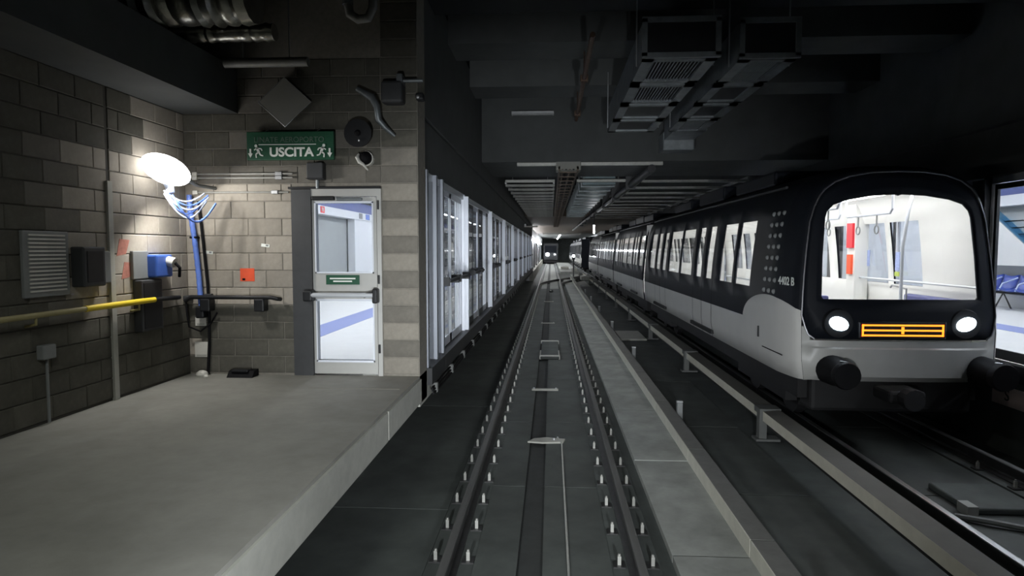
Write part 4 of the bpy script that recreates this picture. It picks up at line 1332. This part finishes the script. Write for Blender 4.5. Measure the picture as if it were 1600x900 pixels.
MB().tube([(2.1, 59.86, 1.75), (2.1, 59.9, 1.75)], 0.12, 14).build('lens', 'signal_white', sgn)
for i, (x, y, w, h, lb) in enumerate(((2.5, 47, 0.6, 0.3, 'nearest pale concrete block at the crossover'), (2.45, 67, 0.6, 0.3, 'middle pale concrete block at the crossover'),
                                      (1.6, 74, 0.9, 0.25, 'farthest pale concrete block at the crossover'))):
    t = thing('concrete_plinth', (x, y, 0.1), lb, 'plinth')
    MB().bevbox(x - w / 2, x + w / 2, y, y + 1.6, 0.1, 0.1 + h, 0.03).build('block', 'concrete_kerb', t)
    MB().box(x - w / 4, x + w / 4, y + .3, y + 1.2, 0.1 + h, 0.13 + h).build('lid', 'steel', t)

# ------------------------------------------------------------------ the standing train
Y0 = 8.18
ROOT = (TX, Y0, 0.0)
tn = thing('metro_train', ROOT, 'black and white metro train with lit saloon standing at the right platform', 'train')
PROF = [(0.74, 1.28), (1.0, 1.315), (1.37, 1.325), (1.60, 1.32), (1.83, 1.305), (2.1, 1.285), (2.45, 1.25), (2.84, 1.20), (3.05, 1.135), (3.18, 1.07), (3.27, 1.00),
        (3.37, 0.86), (3.44, 0.66), (3.49, 0.35), (3.50, 0.0)]
ZW0, ZW1 = 1.83, 2.84
FULL = [(-h, z) for z, h in PROF] + [(h, z) for z, h in reversed(PROF[:-1])]


def yf(u, z):
    """front face: raked above the lamps, gently bowed"""
    return Y0 + 0.115 * max(0.0, z - 1.35) + 0.03 * max(0, 1.0 - z) + 0.10 * (abs(u) / 1.16) ** 4


def front_uv(u, z):
    return u * 0.893, 0.74 + (z - 0.74) * 0.955


WIN = [(10.06, 10.88), (11.05, 11.88), (12.44, 12.92), (13.29, 13.77), (14.21, 15.42), (15.57, 16.94), (17.36, 17.88), (18.29, 18.87), (19.21, 20.09)]
MID = [(0.35, 1.25), (1.75, 2.25), (2.45, 2.95), (3.35, 4.75), (5.0, 6.4), (6.75, 7.25), (7.5, 8.0), (8.5, 9.6)]


def car_shell(name, ya, yb, wins, nose, root=None):
    ys = sorted(set([ya, yb] + [w for p in wins for w in p] + ([8.85] if nose else [])))
    cols = []          # list of (list of points)
    if nose:
        F = [front_uv(u, z) for u, z in FULL]
        cols.append(('n', [(TX + u, yf(u, z), z) for u, z in F]))
        for q in (0.12, 0.3, 0.55, 0.8):
            e = q ** 0.45
            col = []
            for (u0, z0), (u1, z1) in zip(F, FULL):
                a = yf(u0, z0)
                col.append((TX + u0 + (u1 - u0) * e, a + (8.85 - a) * q, z0 + (z1 - z0) * e))
            cols.append(('n', col))
        ys = [y for y in ys if y >= 8.85]
    for y in ys:
        cols.append((y, [(TX + u, y, z) for u, z in FULL]))
    n = len(FULL)
    vs = [p for c in cols for p in c[1]]
    fs, mi = [], []
    for i in range(len(cols) - 1):
        ym = None
        if cols[i][0] != 'n' and cols[i + 1][0] != 'n':
            ym = (cols[i][0] + cols[i + 1][0]) / 2
        for j in range(n - 1):
            za, zb = FULL[j][1], FULL[j + 1][1]
            zm = (za + zb) / 2
            if ym is not None and ZW0 < zm < ZW1 and any(a < ym < b for a, b in wins):
                continue
            fs.append((i * n + j, (i + 1) * n + j, (i + 1) * n + j + 1, i * n + j + 1))
    m = MB().add(vs, fs)
    o = m.build(name, ['train_paint', 'train_lining', 'train_black'], root or tn, ABS[(root or tn).name], smooth=True, fix=False)
    # outward normals: face normal should point away from the axis
    me = o.data
    bm = bmesh.new()
    bm.from_mesh(me)
    for f in bm.faces:
        c = f.calc_center_median()
        d = Vector((c.x, 0, c.z - 2.0))
        if f.normal.dot(d) < 0:
            f.normal_flip()
    bm.to_mesh(me)
    bm.free()
    sm = o.modifiers.new('thick', 'SOLIDIFY')
    sm.thickness = 0.03
    sm.offset = -1
    sm.material_offset = 1
    sm.material_offset_rim = 2
    return o


def half_at(z):
    for (z0, h0), (z1, h1) in zip(PROF[:-1], PROF[1:]):
        if z0 <= z <= z1:
            return h0 + (h1 - h0) * (z - z0) / (z1 - z0)
    return 1.2


def car(ya, yb, wins, doors, nose, root=None):
    b = car_shell('car_body', ya, yb, wins, nose, root)
    for (a, c) in wins:
        for s in (-1, 1):
            vs = []
            zs = [ZW0, 2.1, 2.45, ZW1]
            for yy in (a, c):
                for z in zs:
                    vs.append((TX + s * (half_at(z) - 0.006), yy, z))
            fs = [(i, i + 1, 4 + i + 1, 4 + i) for i in range(3)]
            MB().add(vs, fs).build('window_pane', 'glass_train', b)
    # doors: seams, leaf edges and sill on the platform-free side
    for (dc, dw) in doors:
        for s in (-1, 1):
            m = MB()
            for yy in (dc - dw, dc, dc + dw):
                vs = []
                for q in (yy - 0.012, yy + 0.012):
                    for z, h in PROF[:9]:
                        vs.append((TX + s * (h + 0.004), q, z))
                fs = [(i, i + 1, 9 + i + 1, 9 + i) for i in range(8)]
                m.add(vs, fs)
            m.build('door_seam', 'black_rubber', b)
            MB().box(TX + s * 1.27, TX + s * 1.345, dc - dw - 0.1, dc + dw + 0.1, 0.80, 0.87).build('door_sill', 'black_metal', b)
    # floor, ends
    MB().box(TX - 1.22, TX + 1.22, ya + (0.25 if nose else 0.02), yb - 0.02, 0.86, 0.95).build('floor_pan', 'hall_grey', b)
    # saloon ceiling lights
    for s in (-1, 1):
        MB().box(TX + s * 0.42, TX + s * 0.62, ya + (0.55 if nose else 0.1), yb - 0.1, 3.20, 3.23).build('ceiling_light', 'saloon_light', b)
    MB().box(TX - 0.95, TX + 0.95, ya + (0.5 if nose else 0.06), yb - 0.06, 3.24, 3.26).build('ceiling_lining', 'train_lining', b)
    # underframe, bogies, wheels
    MB().box(TX - 1.12, TX + 1.12, ya + 0.35, yb - 0.1, 0.45, 0.76).build('underframe', 'train_under', b)
    bog = ((ya + 2.2, yb - 2.0))
    for yc in bog:
        g = MB()
        g.box(TX - 1.0, TX + 1.0, yc - 0.9, yc + 0.9, 0.28, 0.5)
        for s in (-1, 1):
            g.box(TX + s * 0.86, TX + s * 1.02, yc - 1.15, yc + 1.15, 0.25, 0.52)
            for q in (-0.8, 0.8):
                g.tube([(TX + s * 0.70, yc + q, 0.36), (TX + s * 0.83, yc + q, 0.36)], 0.36, 18)
        g.build('bogie', 'train_under', b)
    for q in range(3):
        yc = ya + (yb - ya) * (0.28 + 0.24 * q)
        MB().bevbox(TX - 0.75, TX + 0.75, yc - 1.1, yc + 1.1, 3.42, 3.66 + 0.05 * (q % 2), 0.04).build('roof_unit', 'train_black', b)
    # rain gutter
    for s in (-1, 1):
        MB().tube([(TX + s * 1.02, ya + (1.2 if nose else 0.05), 3.27), (TX + s * 1.02, yb - 0.05, 3.27)], 0.022, 6).build('gutter', 'dark_grey', b)
    return b


CARS = [(Y0, 21.05)] + [(21.35 + 10.3 * k, 31.35 + 10.3 * k) for k in range(3)]
nose = car(Y0, 21.05, WIN, [(13.11, 0.80), (18.08, 0.85)], True)
for (ya, yb) in CARS[1:]:
    car(ya, yb, [(ya + a, ya + b) for a, b in MID], [(ya + 2.35, 0.75), (ya + 7.38, 0.75)], False)
# gangway bellows and far end wall
for k in range(3):
    y = CARS[k][1]
    m = MB()
    for j in range(4):
        a = y + 0.02 + 0.07 * j
        m.box(TX - 1.12, TX + 1.12, a, a + 0.04, 0.85, 0.97).box(TX - 1.12, TX - 0.85, a, a + 0.04, 0.97, 3.2).box(TX + 0.85, TX + 1.12, a, a + 0.04, 0.97, 3.2).box(TX - 1.12, TX + 1.12, a, a + 0.04, 3.05, 3.25)
    m.build('gangway_bellows', 'black_rubber', tn)
    g = MB()
    for s in (-1, 1):
        g.box(TX + s * 0.80, TX + s * 0.84, y - 0.05, y + 0.36, 0.97, 3.05)
        g.box(TX + s * 0.80, TX + s * 1.20, y - 0.10, y - 0.06, 0.97, 3.18).box(TX + s * 0.80, TX + s * 1.20, y + 0.37, y + 0.41, 0.97, 3.18)
    g.box(TX - 0.84, TX + 0.84, y - 0.05, y + 0.36, 3.05, 3.09).box(TX - 0.84, TX + 0.84, y - 0.05, y + 0.36, 0.93, 0.97)
    g.build('gangway_lining', 'train_lining', tn)
MB().box(TX - 1.25, TX + 1.25, 51.97, 52.05, 0.5, 3.4).build('end_wall', 'train_black', tn)

# a second train parked beyond the crossover on the same track
tn2 = thing('metro_train', (TX, 66.0, 0.0), 'distant lit train parked beyond the far end of the standing train', 'train')
for k in range(4):
    ya = 66.0 + 10.3 * k
    car(ya, ya + 10.0, [(ya + a, ya + b) for a, b in MID], [(ya + 2.35, 0.75), (ya + 7.38, 0.75)], False, tn2)
MB().box(TX - 1.25, TX + 1.25, 65.9, 66.0, 0.5, 3.4).build('end_wall', 'train_black', tn2)

# ---- front
WS = [(-0.93, 1.77), (-0.95, 1.80), (-0.93, 2.3), (-0.89, 2.80), (-0.865, 2.88), (-0.79, 2.96), (-0.62, 3.02), (-0.33, 3.07), (0.0, 3.09)]
WS = WS + [(-u, z) for u, z in reversed(WS[:-1])]
FO = [front_uv(u, z) for u, z in FULL]
FOm = [p for p in FO if p[1] > 1.40]
FOm = [(-1.14, 1.40), (-1.11, 1.32), (-1.04, 1.27)][::-1] + FOm + [(1.14, 1.40), (1.11, 1.32), (1.04, 1.27)]


def ray_poly(poly, cx, cz, ang):
    d = (cos(ang), sin(ang))
    best = None
    n = len(poly)
    for i in range(n):
        (x1, z1), (x2, z2) = poly[i], poly[(i + 1) % n]
        ex, ez = x2 - x1, z2 - z1
        den = d[0] * ez - d[1] * ex
        if abs(den) < 1e-12:
            continue
        t = ((x1 - cx) * ez - (z1 - cz) * ex) / den
        u = ((x1 - cx) * d[1] - (z1 - cz) * d[0]) / den
        if t > 0 and -1e-9 <= u <= 1 + 1e-9:
            best = t if best is None else max(best, t)
    return cx + d[0] * best, cz + d[1] * best


cz0 = 2.25
angs = sorted(set([2 * pi * k / 120 for k in range(120)] + [math.atan2(z - cz0, u) % (2 * pi) for u, z in WS] + [math.atan2(z - cz0, u) % (2 * pi) for u, z in FOm]))


def front_ring(outer, inner, off_o, off_i, steps=3):
    vs, fs = [], []
    n = len(angs)
    for a in angs:
        po = ray_poly(outer, 0, cz0, a) if not callable(outer) else outer(a)
        pi_ = ray_poly(inner, 0, cz0, a)
        for s in range(steps + 1):
            q = s / steps
            u, z = po[0] + (pi_[0] - po[0]) * q, po[1] + (pi_[1] - po[1]) * q
            vs.append((TX + u, yf(u, z) + off_o + (off_i - off_o) * q, z))
    m = steps + 1
    for i in range(n):
        i2 = (i + 1) % n
        for s in range(steps):
            fs.append((i * m + s, i2 * m + s, i2 * m + s + 1, i * m + s + 1))
    return MB().add(vs, fs)


mask = front_ring(FOm, WS, 0.0, 0.0).build('front_mask', 'train_black', tn, ROOT, smooth=True)
sm = mask.modifiers.new('thick', 'SOLIDIFY')
sm.thickness = 0.03
sm.offset = -1
# windscreen glass
vs, fs = [(TX, yf(0, cz0) + 0.012, cz0)], []
for a in angs:
    p = ray_poly(WS, 0, cz0, a)
    for q in (0.4, 0.75, 1.0):
        u, z = p[0] * q, cz0 + (p[1] - cz0) * q
        vs.append((TX + u, yf(u, z) + 0.012, z))
n = len(angs)
for i in range(n):
    i2 = (i + 1) % n
    fs.append((0, 1 + i * 3, 1 + i2 * 3))
    for s in range(2):
        fs.append((1 + i * 3 + s, 1 + i * 3 + s + 1, 1 + i2 * 3 + s + 1, 1 + i2 * 3 + s))
MB().add(vs, fs).build('windscreen', 'glass_windscreen', tn, ROOT, smooth=True)
# bumper: everything of the front below the mask
lowp = [p for p in FO if p[1] <= 1.5]
us = [i / 12 for i in range(-12, 13)]
zs = [0.735, 0.80, 0.95, 1.15, 1.17, 1.25, 1.33, 1.42]


def fw(z):
    zq = 0.74 + (z - 0.74) / 0.955
    return half_at(max(0.74, zq)) * 0.893


vs, fs = [], []
for z in zs:
    step = 0.0 if z < 1.16 else 0.025
    if z == 0.735:
        step = 0.06
    for q in us:
        u = q * fw(z)
        vs.append((TX + u, yf(u, z) + 0.006 - 0.03 * (1 - q ** 8) + step * (1 if abs(q) < 1 else 0), z))
nu = len(us)
for i in range(len(zs) - 1):
    for j in range(nu - 1):
        u_, z_ = (us[j] + us[j + 1]) / 2, (zs[i] + zs[i + 1]) / 2
        if z_ > 1.27 and abs(u_) < 0.88:
            continue
        fs.append((i * nu + j, i * nu + j + 1, (i + 1) * nu + j + 1, (i + 1) * nu + j))
MB().add(vs, fs).build('bumper_panel', 'train_grey', tn, ROOT, smooth=True)
# rim line round the mask
pts = [(TX + u, yf(u, z) - 0.008, z) for u, z in FOm]
MB().tube(pts, 0.011, 6).build('front_rim', 'train_rim', tn, smooth=True)
# headlights
for s in (-1, 1):
    hx, hz = TX + s * 0.765, 1.467
    yy = yf(0.785, hz)
    h = MB().tube([(hx, yy + 0.02, hz), (hx, yy - 0.02, hz)], [0.19, 0.175], 24).build('headlight_housing', 'black_metal', tn)
    m = MB()
    ring, fc = [], []
    for k in range(24):
        a = 2 * pi * k / 24
        ring.append((hx + 0.115 * cos(a) + s * 0.0, yy - 0.028, hz + 0.085 * sin(a) - s * (-1) * 0.02 * cos(a)))
    m.add(ring + [(p[0], p[1] + 0.02, p[2]) for p in ring], [tuple(range(24)), tuple(range(47, 23, -1))] + [(k, (k + 1) % 24, 24 + (k + 1) % 24, 24 + k) for k in range(24)])
    m.build('headlight_lens', 'headlight', h)
# LED destination panel
lx0, lx1, lz0, lz1 = TX - 0.50, TX + 0.48, 1.318, 1.465
yl = yf(0, 1.4) - 0.03
lp = MB().bevbox(lx0 - 0.03, lx1 + 0.03, yl, yl + 0.06, lz0 - 0.03, lz1 + 0.03, 0.008).build('display_panel', 'black_metal', tn)
tk = 0.021
m = MB()
mid = (lx0 + lx1) / 2
for z in (lz0, (lz0 + lz1) / 2 - tk / 2, lz1 - tk):
    m.box(lx0, mid - 0.018 if z != lz0 and z != lz1 - tk else lx1, yl - 0.006, yl, z, z + tk)
    if z != lz0 and z != lz1 - tk:
        m.box(mid + 0.018, lx1, yl - 0.006, yl, z, z + tk)
m.box(lx0, lx0 + tk, yl - 0.006, yl, lz0, lz1).box(lx1 - tk, lx1, yl - 0.006, yl, lz0, lz1)
m.box(mid - 0.016, mid + 0.016, yl - 0.006, yl, lz0 + 0.03, lz1 - 0.03)
m.build('display_segments', 'led_orange', lp)
# buffers
for s in (-1, 1):
    bx = TX + (-0.83 if s < 0 else 0.97)
    g = MB().tube([(bx, 8.30, 0.885), (bx, 8.05, 0.885), (bx, 7.88, 0.885)], [0.19, 0.18, 0.14], 22).build('buffer', 'black_rubber', tn, smooth=True)
    MB().tube([(bx, 7.88, 0.885), (bx, 7.80, 0.885), (bx, 7.76, 0.885)], [0.15, 0.17, 0.155], 22).build('buffer_head', 'black_rubber', g, smooth=True)
    MB().tube([(bx - 0.03, 7.92, 1.035), (bx + 0.05, 7.90, 1.03)], 0.012, 6).build('buffer_clip', 'steel', g)
m = MB().bevbox(TX - 0.22, TX + 0.22, 8.0, 8.5, 0.50, 0.66, 0.04).tube([(TX, 8.0, 0.58), (TX, 7.85, 0.58)], 0.13, 14)
m.build('coupler', 'train_under', tn)
MB().bevbox(TX - 1.0, TX + 1.0, 8.4, 8.8, 0.30, 0.74, 0.05).build('lifeguard', 'train_under', tn)
# fleet number and vent dots on the side behind the front
xs_ = lambda z: TX - half_at(z) - 0.006
text('fleet_number', '4402 B', 0.15, (xs_(1.98) + 0.022, 8.60, 1.975), (pi / 2, 0, -pi / 2 + 0.12), 'sign_white', tn, 0.003, sx=1.0)
dot = MB().ellipsoid((0, 0, 0), (0.034, 0.034, 0.034), nu=10, nv=6)
dm = mesh_only(dot, 'vent_dot', 'grey_plastic')
for j in range(8):
    z = 2.89 - 0.153 * j
    for q in range(3):
        inst('vent_dot', dm, (xs_(z) + 0.005, 9.36 - 0.20 * q, z), tn)
MB().box(TX - 1.325, TX - 1.318, 8.55, 9.35, 1.0, 1.012).build('panel_line', 'black_rubber', tn)
MB().bevbox(TX - 1.34, TX - 1.30, 9.5, 9.53, 1.12, 1.28, 0.005).build('lever', 'black_metal', tn)

# ---- saloon behind the windscreen
for s in (-1, 1):
    MB().bevbox(TX + s * 1.22, TX + s * 0.80, 9.0, 10.3, 1.28, 1.38, 0.03).build('bench_seat', 'bench_blue', tn)
    MB().bevbox(TX + s * 1.24, TX + s * 1.12, 8.85, 10.3, 1.40, 1.71, 0.03).build('bench_back', 'bench_blue', tn)
    MB().bevbox(TX + s * 1.22, TX + s * 0.85, 9.0, 11.9, 0.95, 1.28, 0.02).build('bench_base', 'train_lining', tn)
    MB().bevbox(TX + s * 1.22, TX + s * 0.80, 13.9, 16.6, 0.95, 1.40, 0.03).build('bench_seat', 'bench_blue', tn)
    MB().tube([(TX + s * 1.12, 8.5, 1.90), (TX + s * 1.12, 12.0, 1.90)], 0.018, 8).build('wall_rail', 'aluminium', tn)
MB().box(TX - 1.1, TX + 1.1, 8.6, 8.9, 0.95, 1.60).build('front_desk', 'train_lining', tn)


MB().bevbox(TX - 0.75, TX - 0.42, 9.3, 9.4, 1.3, 1.74, 0.03).build('seat_back', 'bench_blue', tn)


def pole(x, y, z1=3.2):
    MB().tube([(x, y, 0.95), (x, y, 2.4), (x + 0.06, y, 2.9), (x + 0.12, y, z1)], 0.022, 10).build('grab_pole', 'white_frame', tn, smooth=True)


pole(TX + 0.50, 9.2)
pole(TX - 0.62, 9.35)
pole(TX - 0.25, 12.2)
pole(TX + 0.5, 12.2)
for (x, ya, yb, z) in ((TX - 0.5, 8.9, 10.0, 2.95), (TX + 0.35, 9.2, 10.6, 2.90), (TX + 0.35, 10.8, 12.2, 2.90), (TX - 0.5, 10.2, 12.2, 2.90)):
    MB().tube([(x, ya, 3.22), (x, ya, z + 0.06), (x, ya + 0.06, z), (x, yb - 0.06, z), (x, yb, z + 0.06), (x, yb, 3.22)], 0.018, 8).build('ceiling_rail', 'white_frame', tn, smooth=True)
    for q in (0.3, 0.7):
        yq = ya + (yb - ya) * q
        h = MB().tube([(x, yq, z), (x, yq, z - 0.16)], 0.012, 6)
        ringp = [(x, yq + 0.06 * sin(2 * pi * k / 12), z - 0.22 + 0.06 * cos(2 * pi * k / 12)) for k in range(13)]
        h.tube(ringp, 0.01, 6)
        h.build('strap_handle', 'grey_plastic', tn, smooth=True)
# column by the first door with red stickers, posters
MB().box(TX + 1.02, TX + 1.25, 11.72, 12.02, 0.95, 3.2).build('door_column', 'train_lining', tn)
MB().box(TX + 0.98, TX + 1.02, 11.75, 11.97, 2.42, 2.86).build('red_notice', 'red_sign', tn)
MB().box(TX + 0.98, TX + 1.02, 11.78, 11.94, 1.95, 2.30).build('red_notice', 'orange_sticker', tn)
MB().box(TX + 1.225, TX + 1.235, 11.62, 11.70, 2.1, 2.38).build('notice', 'poster_blue', tn)
MB().box(TX + 1.215, TX + 1.235, 10.63, 10.75, 2.05, 2.35).build('notice', 'poster_blue', tn)
MB().box(TX + 1.215, TX + 1.235, 10.63, 10.76, 1.96, 2.03).build('notice', 'lime', tn)
m = MB().tube([(TX + 0.95, 9.9, 1.55), (TX + 0.95, 9.9, 1.80), (TX + 0.95, 10.3, 1.84), (TX + 0.95, 10.35, 1.80)], 0.014, 8)
m.build('seat_rail', 'steel', tn, smooth=True)
